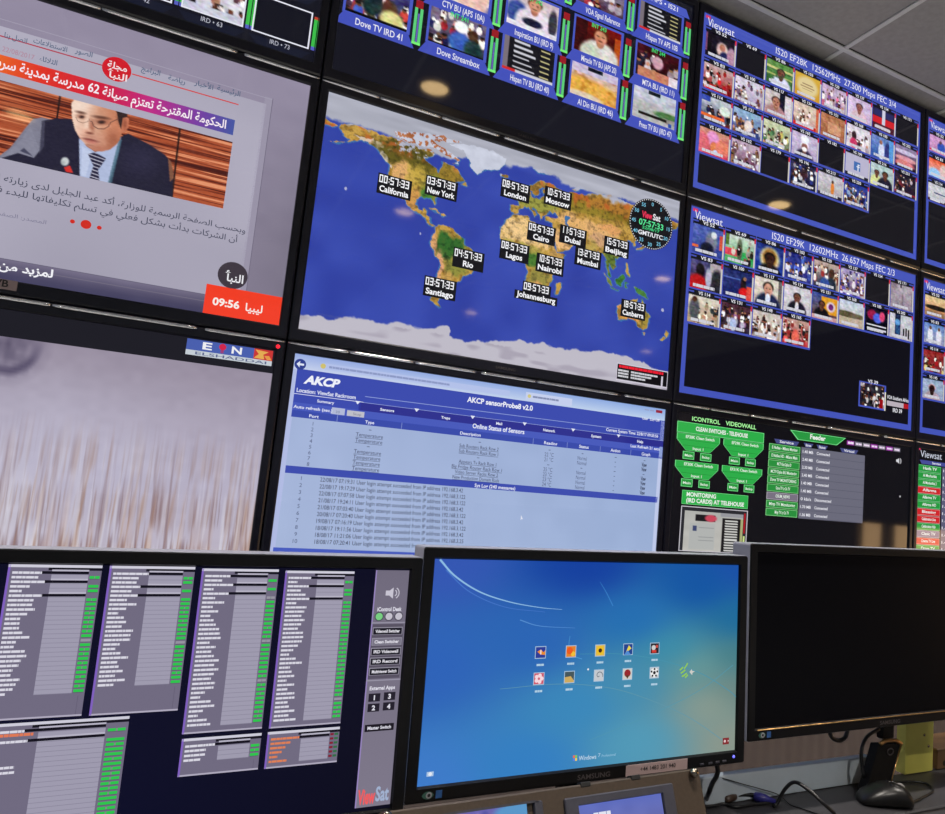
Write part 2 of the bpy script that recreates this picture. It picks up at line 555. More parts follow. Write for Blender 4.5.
# ================================================================= row 0, column B: monitoring tiles with meters
r, S = tv(0, 0, 'wall television above the world map, channel pictures with green and red meters')
S.rect(0, 0, 1, 1, (13, 14, 27), 0)
SCHED = [('r', 0, 0, 1, 1, (14, 14, 22)), ('r', 0, 0, .1, 1, (120, 110, 120)), ('r', 0, .93, 1, 1, (205, 205, 215)), ('r', 0, .93, .25, 1, (205, 40, 40))]
for k in range(6):
    SCHED += [('r', .12, .04 + .15 * k, 1, .055 + .15 * k, (150, 146, 165)), ('r', .2, .09 + .15 * k, .5 + .06 * (k % 3), .125 + .15 * k, (205, 205, 215)), ('r', .72, .1 + .15 * k, .9, .135 + .15 * k, (205, 196, 140))]
B0T = {
    (0, 3): ('Dove TV IRD 41', pic((70, 76, 130), (90, 70, 80), [('c', 22, 4, [(230, 225, 225), (70, 90, 170), (40, 50, 60), (170, 70, 70)], -.05), ('b', .68, .6, .14, .25, (90, 62, 48)), ('b', .74, .85, .2, .25, (206, 204, 140)), ('b', .4, .6, .16, .3, (44, 64, 66)), ('r', 0, .93, 1, 1, (16, 16, 26))])),
    (1, 3): ('Dove Streambox', pic((120, 110, 130), (80, 70, 90), [('c', 26, 9, [(232, 228, 226), (180, 60, 70), (60, 66, 120), (220, 210, 205)], -.1), ('b', .55, .75, .2, .3, (72, 104, 176)), ('b', .55, .32, .13, .16, (236, 236, 236)), ('b', .78, .45, .09, .16, (88, 58, 44)), ('b', .8, .85, .17, .28, (44, 72, 70)), ('r', 0, .95, 1, 1, (16, 16, 26))])),
    (0, 2): ('Dove TV IRD 40', pic((90, 80, 110), (60, 66, 100), [('c', 22, 14, CROWD, .0)])),
    (1, 2): ('CTV BU (APS 10A)', pic((206, 180, 176), (214, 190, 182), [('c', 12, 21, [(235, 225, 225), (180, 150, 160), (80, 90, 170)], .2), ('b', .7, .8, .3, .4, (216, 184, 172))])),
    (2, 2): ('Inspiration BU (IRD 9)', pic((196, 178, 184), (206, 196, 204), [('b', .18, .6, .2, .35, (66, 86, 146)), ('p', .52, .0, .26, (200, 146, 122), (214, 205, 214), (96, 66, 56)), ('b', .5, .75, .2, .12, (44, 44, 66)), ('b', .9, .55, .09, .4, (70, 70, 80)), ('r', 0, .86, 1, 1, (212, 208, 216))])),
    (2, 3): ('Hispan TV BU (IRD 40)', pic((14, 14, 22), (14, 14, 22), SCHED, 0)),
    (3, 2): ('Miracle TV BU (APS 20)', pic((130, 34, 24), (30, 16, 18), [('r', 0, 0, .25, 1, (66, 18, 20)), ('r', .86, .2, 1, 1, (170, 84, 40)), ('p', .55, .08, .3, (196, 140, 112), (206, 204, 196), (90, 44, 30)), ('b', .36, .9, .2, .22, (190, 196, 180))])),
    (3, 3): ('Al Din BU (IRD 46)', pic((196, 184, 204), (206, 150, 74), [('b', .3, .72, .7, .3, (214, 168, 84)), ('s', 12, 10, 5, (176, 122, 52), .2), ('b', .3, .98, .4, .14, (206, 190, 170)), ('r', 0, 0, 1, .3, (188, 178, 200)), ('r', .34, .04, .66, .16, (34, 40, 54))])),
    (4, 2): ('MTA BU (IRD 11)', pic((74, 22, 36), (60, 26, 34), [('c', 9, 31, [(226, 214, 220), (40, 40, 60), (206, 190, 200)], .2), ('b', .5, .42, .13, .2, (196, 160, 170)), ('r', .06, .72, 1, 1, (186, 128, 104)), ('r', .78, .72, 1, 1, (216, 206, 210))])),
    (4, 3): ('Press TV BU (IRD 47)', pic((186, 190, 206), (170, 168, 166), [('b', .3, .95, .9, .5, (172, 172, 172)), ('b', .85, .68, .35, .12, (84, 124, 78)), ('b', .95, .82, .3, .08, (150, 148, 140)), ('r', .14, .78, .8, .85, (40, 36, 28)), ('r', .34, .05, .62, .17, (34, 46, 54)), ('r', .84, .86, .92, .97, (60, 96, 170))])),
    (3, 1): ('VOA Signal Reference', pic((150, 140, 160), (90, 70, 84), [('c', 14, 41, [(222, 210, 220), (40, 36, 60), (150, 60, 70)], .1)])),
    (4, 1): ('Hispan TV APS 10B', pic((14, 14, 22), (14, 14, 22), SCHED, 0)),
    (2, 1): ('Inspiration IRD 8', pic((110, 110, 150), (90, 80, 90), [('c', 14, 45, CROWD, .1)])),
    (0, 1): ('Dove TV APS 1', pic((110, 90, 120), (90, 80, 90), [('c', 14, 47, CROWD, .1)])),
    (1, 1): ('CTV IRD 10', pic((110, 110, 120), (90, 80, 120), [('c', 14, 48, CROWD, .1)])),
}
COLU = [.012, .213, .412, .613, .815]
ROWV = {1: (.095, .245), 2: (.328, .500), 3: (.555, .728)}
for (i, j), (name, fn) in B0T.items():
    u0, (v0, v1) = COLU[i], ROWV[j]
    u1 = u0 + .147
    S.rect(u0 - .006, v0 - .012, u1 + .008, v1 + .008, BLUE, 1)
    S.img(u0, v0, u1, v1, 50, 34, fn, 2)
    S.poly([(u0 - .003, v1 + .004), (u1 + .004, v1 + .004), (u1 + .022, v1 + .062), (u0 - .022, v1 + .062)], (66, 80, 184), 3)
    S.text(name, u0 + .026, v1 + .046, u1 - .008, .03, WHITE, 4, bold=.012)
    if i in (1, 2, 3, 4) and j == 2 or (i, j) == (1, 3):
        S.text('INT %d' % (240 + i), u0 + .05, v0 + .022, u1 - .05, .022, (60, 215, 110), 4, bold=.02)
    meter(S, u1 + .014, v0 + .005, u1 + .036, v1 + .04)
S.rect(.395, .292, .998, .304, (60, 72, 168), 1)
S.rect(.79, 0, .80, .295, (60, 72, 168), 1)
S.poly([(.80, .035), (.975, .035), (.99, .082), (.80, .082)], BLUE, 3)
S.text('APS \u2022 IS21', .85, .07, .945, .026, WHITE, 4, bold=.012)
S.build('screen', M['screen'], r)

# ================================================================= columns C and D, rows 0 and 1: picture grids in a blue frame
def grid_screen(c, rr, label, title, tiles, rows, span=(.293, .867)):
    r, S = tv(c, rr, label)
    S.rect(0, 0, 1, 1, (68, 84, 184), 0)
    S.rect(.017, .085, .983, .965, (13, 13, 22), 1)
    S.rect(.008, .010, .026, .026, (214, 40, 96), 2)
    S.text('V', .016, .066, .034, .048, WHITE, 3)
    S.text('iewsat', .034, .066, .121, .044, WHITE, 3)
    S.text(title, span[0], .048, span[1], .040, WHITE, 3)
    pitch, wid = .1228, .112
    for (i, j), fn in tiles.items():
        u0 = .013 + pitch * i
        u1 = u0 + wid
        vt, vb = rows[j]
        S.rect(u0 - .006, vt - .030, u1 + .010, vb + .012, (66, 80, 180), 2)
        S.rect(u0 - .002, vt - .028, u1 + .006, vt + .004, (16, 16, 26), 3)
        S.rect(u0 - .002, vt - .020, u0 + .018, vt - .012, (66, 80, 180), 4)
        S.rect(u1 - .018, vt - .020, u1 + .004, vt - .012, (66, 80, 180), 4)
        if fn is None:
            S.rect(u0 - .002, vt, u1 + .004, vb, (16, 15, 24), 3)
        else:
            S.img(u0, vt, u1, vb, 44, 44, fn, 3)
            S.dashes(u0 + .012, vb - .008, u1 - .02, .016, (205, 205, 215), 5, i * 7 + j)
        S.text('VS %d' % (52 + 17 * i + 31 * j), u0 + .034, vt - .006, u1 - .034, .018, WHITE, 5, bold=.02)
        S.rect(u1 + .0005, vt + .01, u1 + .0065, vb, (205, 200, 190), 4)
        S.rect(u1 + .0005, vt - .010, u1 + .0065, vt + .018, (206, 40, 50), 5)
    return r, S
A = pic
LIL = (188, 176, 200)
C0T = {
    (0, 0): A((40, 34, 48), (40, 34, 50), [('r', 0, .05, .2, .8, (120, 80, 110)), ('r', .06, .05, .2, .85, (30, 24, 34)), ('b', .58, .55, .2, .3, (206, 180, 176)), ('b', .58, .45, .1, .15, (170, 120, 100)), ('b', .66, .9, .17, .3, (36, 44, 84)), ('b', .9, .7, .15, .4, (176, 140, 160))]),
    (1, 0): None,
    (2, 0): A((110, 150, 90), (60, 100, 60), [('r', 0, .25, 1, .34, (190, 190, 130)), ('r', 0, .55, 1, .62, (160, 170, 110)), ('p', .55, .2, .28, (120, 84, 70), (204, 206, 224), (60, 50, 50)), ('s', 8, 8, 2, (40, 70, 46), .1)]),
    (3, 0): A((214, 172, 60), (206, 150, 40), [('b', .5, .5, .42, .42, (222, 204, 150)), ('r', .3, .38, .72, .42, (150, 120, 90)), ('r', .22, .5, .78, .54, (160, 130, 96)), ('r', .3, .62, .7, .65, (160, 130, 96))], 4),
    (4, 0): A((190, 170, 196), (170, 150, 170), [('c', 14, 51, [(226, 196, 214), (196, 110, 140), (120, 90, 140), (230, 220, 220)], .1)]),
    (5, 0): A((196, 178, 206), (190, 170, 200), [('r', 0, 0, .2, 1, (206, 190, 214)), ('p', .5, .16, .27, (150, 104, 96), (206, 180, 190), (70, 54, 60))]),
    (6, 0): A((30, 26, 60), (70, 20, 34), [('r', .05, .08, .95, .35, (36, 40, 96)), ('r', 0, .4, 1, .7, (206, 30, 40)), ('r', .42, .02, .56, .76, (206, 206, 226)), ('r', 0, .72, 1, 1, (74, 20, 40)), ('r', .15, .8, .8, .9, (206, 180, 190))], 3),
    (7, 0): None,
    (0, 1): A((190, 170, 170), (150, 40, 40), [('c', 16, 61, [(196, 40, 44), (30, 26, 34), (226, 214, 214), (176, 50, 44)], .1)]),
    (1, 1): A((206, 200, 214), (170, 160, 180), [('c', 18, 62, [(206, 200, 214), (130, 100, 130), (224, 214, 206), (150, 130, 150)], .1)]),
    (2, 1): A((196, 190, 190), (180, 160, 160), [('r', .55, 0, .75, 1, (36, 36, 56)), ('r', .75, .1, 1, 1, (206, 200, 206)), ('p', .42, .15, .3, (180, 130, 110), (170, 130, 130), (70, 50, 50))]),
    (3, 1): A((206, 190, 176), (190, 160, 150), [('c', 8, 64, [(226, 210, 200), (150, 110, 90), (206, 190, 190)], .3), ('r', 0, .86, 1, 1, (190, 50, 46)), ('r', .9, 0, 1, 1, (196, 110, 80))]),
    (4, 1): A((176, 126, 96), (160, 106, 80), [('r', .3, .32, .85, .78, (196, 150, 120)), ('s', 9, 9, 6, (120, 80, 64), .0)]),
    (5, 1): A((206, 200, 210), (214, 206, 210), [('c', 8, 66, [(226, 220, 226), (96, 70, 90), (206, 190, 200)], .3), ('b', .32, .45, .1, .2, (70, 50, 54)), ('b', .3, .78, .16, .22, (196, 70, 110))]),
    (6, 1): A((120, 140, 190), (60, 96, 160), [('b', .45, .65, .14, .4, (200, 206, 226)), ('b', .42, .25, .07, .1, (150, 110, 96)), ('b', .72, .55, .12, .4, (60, 66, 120)), ('r', .8, 0, 1, 1, (96, 150, 206))]),
    (7, 1): A((150, 140, 170), (60, 26, 40), [('b', .5, .25, .6, .1, (190, 180, 206)), ('b', .5, .55, .5, .12, (206, 150, 160)), ('b', .45, .8, .45, .18, (206, 130, 130)), ('r', 0, .9, 1, 1, (40, 20, 36))]),
    (0, 2): A((196, 200, 206), (60, 66, 90), [('r', 0, 0, .3, .22, (70, 90, 170)), ('c', 12, 71, [(40, 44, 80), (60, 56, 70), (150, 60, 70), (30, 34, 50)], .4), ('r', 0, .7, .8, .82, (214, 110, 60)), ('b', .8, .4, .2, .2, (206, 214, 206))]),
    (1, 2): A((150, 180, 206), (90, 90, 130), [('c', 18, 72, [(90, 110, 170), (206, 206, 214), (150, 110, 80), (66, 60, 90)], .25), ('b', .55, .6, .15, .25, (216, 206, 200))]),
    (2, 2): A((200, 206, 176), (110, 120, 90), [('c', 18, 73, [(226, 220, 190), (110, 150, 110), (206, 190, 110), (60, 60, 70), (226, 226, 220)], .3)]),
    (3, 2): A(LIL, (176, 164, 190), [('p', .5, .3, .27, (150, 110, 100), (60, 50, 70), (226, 224, 232)), ('b', .5, .22, .16, .18, (230, 228, 236)), ('b', .5, .64, .1, .1, (226, 224, 226))]),
    (4, 2): None,
    (5, 2): A((184, 180, 206), (184, 180, 206), [('r', 0, .85, 1, 1, (30, 30, 44)), ('r', .37, .3, .65, .68, (66, 110, 176)), ('r', .52, .4, .56, .68, (226, 230, 240)), ('r', .48, .48, .61, .52, (226, 230, 240)), ('r', .53, .38, .61, .42, (226, 230, 240))], 2),
    (6, 2): A((176, 196, 196), (150, 160, 160), [('p', .28, .25, .2, (120, 86, 70), (206, 210, 150), (50, 40, 40)), ('p', .66, .2, .24, (110, 76, 60), (44, 44, 60), (40, 34, 34))]),
    (7, 2): A((50, 40, 60), (60, 44, 60), [('c', 14, 77, [(206, 190, 200), (36, 34, 54), (110, 50, 60), (40, 40, 50)], .1), ('r', 0, .82, 1, .9, (150, 40, 44))]),
    (0, 3): A((196, 150, 130), (196, 70, 90), [('b', .45, .35, .22, .3, (216, 150, 196)), ('b', .5, .65, .12, .2, (206, 130, 90)), ('b', .1, .6, .25, .4, (206, 110, 120)), ('b', .8, .6, .25, .3, (214, 130, 110)), ('b', .56, .85, .08, .1, (190, 206, 226))]),
    (1, 3): A((190, 170, 186), (120, 90, 110), [('c', 20, 82, [(226, 220, 226), (120, 84, 100), (206, 196, 214), (150, 120, 90)], .15)]),
    (2, 3): None,
    (3, 3): A((60, 60, 90), (40, 40, 66), [('c', 22, 84, [(206, 210, 226), (30, 30, 46), (60, 76, 140), (226, 226, 230)], .05), ('b', .55, .4, .13, .2, (70, 50, 56))]),
    (4, 3): A((190, 186, 196), (170, 166, 166), [('b', .6, .6, .07, .3, (206, 130, 60)), ('b', .6, .3, .05, .07, (100, 70, 60)), ('r', 0, .86, 1, 1, (60, 56, 70))]),
    (5, 3): A((60, 76, 150), (60, 66, 120), [('c', 34, 86, [(150, 170, 206), (66, 84, 160), (44, 54, 110), (206, 206, 190), (90, 110, 120)], .1)]),
}
r, S = grid_screen(1, 0, 'wall television with channel pictures in four rows headed IS20 EF28K', 'IS20 EF28K  12562MHz  27.500 Msps FEC 3/4', C0T, [(.096, .238), (.279, .424), (.464, .606), (.648, .790)])
S.build('screen', M['screen'], r)

C1T = {
    (0, 0): A((90, 106, 170), (60, 76, 140), [('b', .62, .5, .2, .35, (120, 124, 140)), ('b', .5, .8, .22, .25, (30, 34, 54)), ('b', .7, .25, .1, .12, (206, 206, 214)), ('r', .9, .2, 1, .7, (196, 90, 70)), ('r', 0, .72, .2, .8, (206, 110, 70))]),
    (1, 0): A((200, 206, 200), (80, 160, 96), [('r', 0, .5, .45, .75, (206, 80, 96)), ('r', .5, .55, 1, .9, (60, 160, 90)), ('b', .5, .5, .1, .4, (96, 104, 84)), ('c', 7, 92, [(44, 40, 44), (206, 200, 190)], .1), ('r', 0, 0, .12, .4, (90, 120, 60))]),
    (2, 0): A((44, 66, 130), (40, 70, 150), [('b', .5, .5, .36, .42, (206, 190, 150)), ('b', .5, .45, .26, .32, (150, 110, 60)), ('p', .5, .22, .34, (70, 46, 38), (26, 24, 30), (20, 16, 16))]),
    (3, 0): A((50, 60, 130), (60, 66, 130), [('c', 22, 94, [(66, 90, 180), (90, 110, 190), (36, 44, 100), (206, 206, 220)], .0)]),
    (4, 0): A((190, 170, 160), (60, 60, 80), [('c', 18, 95, [(226, 216, 210), (150, 60, 60), (70, 96, 110), (206, 180, 160)], .0), ('b', .72, .4, .12, .2, (80, 54, 44)), ('b', .72, .85, .2, .3, (44, 60, 70)), ('b', .45, .85, .2, .25, (66, 90, 150))]),
    (5, 0): A((170, 160, 196), (110, 90, 110), [('c', 26, 96, [(110, 90, 170), (206, 200, 220), (70, 60, 120), (226, 220, 226)], .0), ('r', 0, .86, 1, .93, (130, 70, 70))]),
    (6, 0): None,
    (7, 0): A((170, 160, 170), (150, 140, 150), [('s', 9, 2, 8, (120, 110, 116), .3), ('r', .42, 0, .5, .12, (40, 36, 44))]),
    (0, 1): A((90, 90, 130), (60, 40, 60), [('r', .65, 0, 1, .7, (170, 160, 166)), ('b', .32, .35, .14, .25, (34, 30, 36)), ('b', .25, .85, .32, .35, (176, 34, 40)), ('b', .88, .7, .2, .5, (54, 54, 60)), ('b', .6, .55, .1, .35, (170, 170, 186))]),
    (1, 1): A((50, 60, 110), (40, 50, 110), [('r', 0, .3, .6, .34, (90, 110, 170)), ('b', .7, .5, .1, .3, (40, 30, 36)), ('b', .75, .75, .2, .18, (196, 40, 40)), ('r', .82, .5, 1, 1, (206, 90, 80)), ('b', .75, .25, .06, .07, (150, 110, 90))]),
    (2, 1): A((206, 200, 190), (190, 176, 166), [('r', .88, 0, 1, 1, (110, 106, 104)), ('p', .5, .08, .34, (196, 150, 130), (40, 50, 80), (44, 36, 36)), ('b', .5, .75, .09, .2, (206, 214, 230))]),
    (3, 1): A((196, 192, 200), (190, 186, 190), [('p', .5, .2, .26, (120, 84, 70), (36, 34, 50), (34, 28, 28)), ('b', .5, .78, .07, .2, (206, 206, 214))]),
    (4, 1): A((70, 90, 150), (110, 76, 60), [('r', .35, .1, 1, .75, (206, 150, 50)), ('b', .75, .45, .18, .2, (206, 190, 200)), ('b', .75, .45, .1, .12, (110, 40, 110)), ('p', .38, .25, .22, (110, 76, 60), (26, 26, 36), (30, 26, 26)), ('r', 0, .86, 1, 1, (190, 150, 150))]),
    (5, 1): A((186, 196, 214), (180, 170, 150), [('b', .3, .55, .5, .13, (96, 90, 70)), ('b', .8, .55, .3, .1, (110, 100, 84)), ('r', 0, .66, 1, 1, (180, 166, 146))]),
    (6, 1): A((26, 24, 50), (20, 18, 30), [('b', .3, .3, .2, .2, (150, 40, 80)), ('b', .55, .4, .2, .2, (90, 110, 206)), ('b', .75, .3, .12, .2, (206, 80, 120)), ('r', .08, .68, .95, .74, (206, 206, 214)), ('r', .1, .82, .95, .9, (206, 206, 214))]),
    (7, 1): A((190, 192, 200), (180, 176, 180), [('r', .25, 0, .5, .85, (44, 56, 84)), ('b', .36, .35, .12, .14, (110, 160, 206)), ('b', .38, .65, .12, .2, (60, 90, 130)), ('r', .62, .55, .68, .95, (24, 24, 30)), ('r', .74, .5, .8, .9, (24, 24, 30)), ('r', .86, .55, .92, .95, (24, 24, 30))]),
    (0, 2): A((206, 200, 190), (170, 150, 120), [('c', 14, 101, [(226, 216, 196), (190, 170, 140), (60, 60, 66)], .2), ('b', .2, .5, .17, .4, (90, 92, 98)), ('b', .2, .15, .08, .1, (90, 62, 50))]),
    (1, 2): A((90, 60, 70), (60, 50, 70), [('c', 20, 102, [(44, 36, 44), (206, 206, 220), (120, 60, 60), (150, 110, 150)], .0), ('b', .42, .75, .12, .25, (170, 180, 214))]),
    (2, 2): A((196, 190, 186), (176, 150, 130), [('c', 20, 103, [(226, 220, 214), (120, 90, 80), (206, 200, 206), (90, 66, 70)], .1)]),
    (3, 2): A((190, 160, 150), (140, 60, 60), [('c', 20, 104, [(206, 90, 90), (226, 214, 210), (150, 60, 60), (44, 36, 44)], .05), ('b', .5, .7, .15, .3, (214, 110, 96))]),
}
r, S = grid_screen(1, 1, 'wall television with channel pictures in three rows headed IS20 EF29K', 'IS20 EF29K  12602MHz  26.657 Msps FEC 2/3', C1T, [(.090, .247), (.283, .437), (.474, .622)], (.319, .889))
S.rect(.734, .750, .866, .905, BLUE, 2)
S.img(.740, .757, .858, .895, 40, 34, A((60, 56, 66), (50, 46, 56), [('c', 26, 111, [(220, 216, 216), (26, 24, 30), (206, 200, 200), (60, 56, 66)], .0), ('r', .8, .6, .95, 1, (150, 30, 40))]), 3)
S.text('VS 39', .775, .752, .825, .02, WHITE, 4, bold=.02)
S.rect(.860, .79, .866, .905, (226, 220, 200), 4)
S.text('VOA Southern Africa', .872, .826, .982, .022, WHITE, 4, bold=.02)
S.rect(.872, .838, .957, .868, (186, 176, 186), 3)
S.rect(.957, .838, .982, .868, (176, 24, 34), 3)
S.text('IRD 39', .903, .902, .95, .024, WHITE, 4, bold=.02)
S.build('screen', M['screen'], r)

D0T = {
    (0, 0): A((190, 150, 190), (190, 140, 180), [('b', .6, .6, .2, .3, (60, 90, 170)), ('b', .55, .3, .07, .1, (110, 80, 90)), ('r', 0, .86, 1, .94, (196, 50, 60))]),
    (0, 1): A((214, 100, 70), (206, 190, 196), [('b', .3, .8, .3, .3, (150, 190, 226)), ('b', .75, .55, .2, .4, (206, 180, 176)), ('b', .95, .6, .1, .5, (40, 34, 40))]),
    (0, 2): A((190, 190, 196), (186, 186, 190), [('r', .3, .45, 1, .52, (70, 84, 120)), ('r', 0, .84, 1, 1, (70, 24, 30)), ('r', .1, .88, .6, .96, (220, 220, 226))]),
    (1, 0): A((150, 150, 170), (90, 80, 90), [('c', 14, 121, CROWD, .1)]), (1, 1): A((150, 120, 120), (90, 80, 90), [('c', 14, 122, CROWD, .1)]), (1, 2): None,
}
r, S = grid_screen(2, 0, 'uppermost of the wall televisions cut by the right photo edge, pink picture on top', 'IS20 EF30K  12640MHz  26.657 Msps FEC 3/4', D0T, [(.110, .225), (.275, .395), (.445, .565)])
S.build('screen', M['screen'], r)
D1T = {
    (0, 0): A((206, 190, 150), (196, 130, 90), [('b', .6, .55, .6, .12, (44, 40, 34)), ('b', .5, .9, .6, .2, (150, 120, 90))]),
    (0, 1): A((110, 140, 190), (150, 150, 170), [('b', .3, .6, .13, .4, (214, 216, 224)), ('b', .72, .6, .14, .4, (206, 206, 216)), ('b', .3, .22, .06, .09, (110, 80, 70)), ('b', .72, .22, .06, .09, (110, 80, 70))]),
    (0, 2): A((150, 60, 60), (120, 60, 60), [('c', 12, 131, [(226, 214, 206), (206, 190, 130), (150, 40, 44), (40, 34, 40)], .1)]),
    (0, 3): A((150, 166, 190), (150, 160, 180), [('p', .45, .2, .3, (60, 44, 44), (170, 150, 156), (190, 150, 150))]),
    (1, 0): None, (1, 1): A((120, 120, 150), (90, 80, 90), [('c', 14, 133, CROWD, .1)]), (1, 2): None, (1, 3): A((150, 120, 120), (90, 80, 90), [('c', 14, 134, CROWD, .1)]),
}
r, S = grid_screen(2, 1, 'wall television cut by the right photo edge, four pictures with a sunset on top', 'IS20 EF31K  12682MHz  26.657 Msps FEC 2/3', D1T, [(.103, .235), (.285, .415), (.462, .60), (.648, .775)])
S.build('screen', M['screen'], r)

# ================================================================= row 2, column C: green control page
r, S = tv(1, 2, 'wall television showing a black control page with green switch blocks and a grey table')
S.rect(0, 0, 1, 1, (14, 14, 19), 0)
GR, GE = (44, 172, 72), (120, 226, 140)
TF_L = lambda u, v: (.003 + (u - .023) * 1.131, .003 + v * .705)
TF_R = lambda u, v: (.352 + (u - .334) * 1.215, .097 + (v - .134) * .795)
S.T('ICONTROL', 692, 420.5, 720, 424.5, 4.2, (170, 250, 160), bold=.02)
S.T('VIDEOWALL', 725.5, 425, 756, 429.5, 4.2, (170, 250, 160), bold=.02)
S.tf = TF_L
S.rect(.023, .062, .312, .142, GE, 1); S.rect(.025, .066, .310, .138, GR, 2)
S.text('CLEAN SWITCHES - TELEHOUSE', .082, .116, .255, .030, (235, 240, 235), 3, bold=.03)
def switch(u, v, name):
    w, h = .138, .165
    for g, c, L in ((0, GE, 1), (.002, GR, 2)):
        S.poly([(u + g, v + g), (u + w - g, v + g), (u + w - g, v + .045), (u + w * .78, v + h * .74 - g), (u + w * .22, v + h * .74 - g), (u + g, v + .045)], c, L)
    S.line([(u, v + .046), (u + w, v + .046)], .0012, (24, 110, 44), 3)
    S.line([(u + .02, v + .085), (u + w - .02, v + .085)], .0012, (24, 110, 44), 3)
    S.text(name, u + .028, v + .032, u + w - .018, .021, (225, 238, 225), 3, bold=.02)
    S.text('Input 1', u + .052, v + .112, u + w - .052, .019, (225, 238, 225), 3, bold=.02)
    for k, n in ((.16, 'Main'), (.56, 'Backup')):
        S.rect(u + w * k, v + h * .78, u + w * k + .036, v + h * .78 + .056, GE, 1)
        S.rect(u + w * k + .002, v + h * .78 + .004, u + w * k + .034, v + h * .78 + .052, (36, 150, 60), 2)
        S.text(n, u + w * k + .006, v + h * .78 + .037, u + w * k + .030, .018, (225, 238, 225), 3, bold=.02)
switch(.024, .146, 'EF28K Clean Switch'); switch(.174, .146, 'EF29K Clean Switch')
switch(.024, .345, 'EF30K Clean Switch'); switch(.174, .345, 'EF31K Clean Switch')
S.rect(.052, .555, .268, .655, GE, 1); S.rect(.053, .558, .267, .652, GR, 2)
S.text('MONITORING', .066, .597, .160, .030, (235, 240, 235), 3, bold=.03)
S.text('(IRD CARDS) AT TELEHOUSE', .066, .640, .255, .030, (235, 240, 235), 3, bold=.03)
S.rect(.052, .668, .270, .99, (200, 196, 205), 1); S.rect(.0545, .674, .267, .985, (40, 40, 46), 2)
S.img(.064, .70, .255, .985, 60, 60, pic((176, 176, 172), (190, 188, 182), [('r', .18, .08, .52, .25, (26, 24, 28)), ('b', .44, .16, .1, .09, (200, 70, 90)), ('r', .1, .3, .52, .95, (176, 178, 176)), ('r', .14, .36, .22, .5, (60, 70, 110)), ('r', .6, 0, 1, .1, (150, 150, 156)), ('r', .64, .12, .95, 1, (24, 22, 24)), ('r', .95, .12, 1, 1, (170, 170, 120))] +
      [('r', .68, .17 + .07 * k, .9, .205 + .07 * k, (210, 210, 206)) for k in range(12)] + [('r', .24, .4 + .08 * k, .5, .41 + .08 * k, (140, 142, 144)) for k in range(6)], 5), 3)
S.rect(.257, .69, .263, .84, (170, 24, 34), 4); S.rect(.257, .86, .263, .93, (200, 220, 140), 4)
# feeder table
S.tf = TF_R
S.poly([(.403, .020), (.606, .020), (.573, .082), (.430, .082)], GE, 1)
S.poly([(.408, .024), (.601, .024), (.571, .078), (.433, .078)], (40, 150, 64), 2)
S.text('Feeder', .474, .064, .530, .034, (235, 240, 235), 3, bold=.03)
for (a, b, n) in ((.350, .436, 'Service'), (.452, .487, 'Bitrate'), (.498, .540, 'Status'), (.585, .655, 'Virtual')):
    S.poly([(a, .098), (b, .098), (b - .008, .128), (a + .008, .128)], (70, 76, 130), 1)
    k_ = (b - a) * .22
    S.text(n, a + k_, .121, b - k_, .018, WHITE, 2, bold=.02)
S.rect(.445, .130, .682, .632, (106, 106, 122), 1)
names = ['E Nollee - Milano Monitor', 'E Nollee HD - Milano Main', 'MCTV Ext Dplus ID', 'MCTV Dplus B/U Monitoring', 'Dove TV MONITORING', 'Dove TV Lg On TV', 'OSUM_NEWS', 'Migp TV Monitoring', 'Migp TV Lg On TV']
rate = ['1.40 MB', '2.40 MB', '2.30 MB', '2.40 MB', '1.40 MB', '1.40 MB', '0 kb/s', '1.70 MB', '1.36 MB']
for k in range(9):
    a = .134 + .0555 * k
    c = (40, 142, 60) if k != 6 else (120, 112, 128)
    S.rect(.334, a, .441, a + .050, (126, 206, 130) if k != 6 else (170, 166, 176), 2)
    S.rect(.336, a + .004, .439, a + .046, c, 3)
    S.text(names[k], .344 + (.02 if k in (2, 5, 6, 8) else 0), a + .034, .432 - (.02 if k in (2, 5, 6, 8) else 0), .021, (225, 238, 225), 4, bold=.02)
    S.rect(.445, a + .049, .682, a + .052, (84, 84, 100), 2)
    S.text(rate[k], .450, a + .036, .487, .020, WHITE, 4, bold=.02)
    S.text('Connected' if k != 6 else 'Disconnected', .500, a + .036, .548 + (.012 if k == 6 else 0), .020, WHITE, 4, bold=.02)
for k, c in enumerate([(150, 50, 160), (120, 116, 130), (130, 126, 136), (150, 50, 160), (120, 116, 130), (150, 50, 160), (120, 116, 130)]):
    a = .610 + .031 * k
    S.rect(a, .035, a + .028, .066, c, 2)
    S.dashes(a + .004, .058, a + .026, .014, (232, 214, 236), 3, k)
S.text('OFF', .614, .059, .636, .018, (232, 214, 236), 3, bold=.02)
def speaker_icon(S, cx, cy, s, c, L=3):
    k = S.w / S.h
    S.poly([(cx - s, cy - s * .35 * k), (cx - s * .45, cy - s * .35 * k), (cx + .1 * s, cy - s * .8 * k), (cx + .1 * s, cy + s * .8 * k), (cx - s * .45, cy + s * .35 * k), (cx - s, cy + s * .35 * k)], c, L)
    for q in (.5, .85):
        pts = [(cx + .1 * s + q * s * math.cos(a), cy + q * s * k * math.sin(a)) for a in np.linspace(-1, 1, 9)]
        S.line(pts, s * S.w * .14, c, L)
S.tf = None
speaker_icon(S, .942, .097, .013, (214, 214, 220))
S.disc(.954, .313, .0035, (205, 205, 210), 2)
S.build('screen', M['screen'], r)

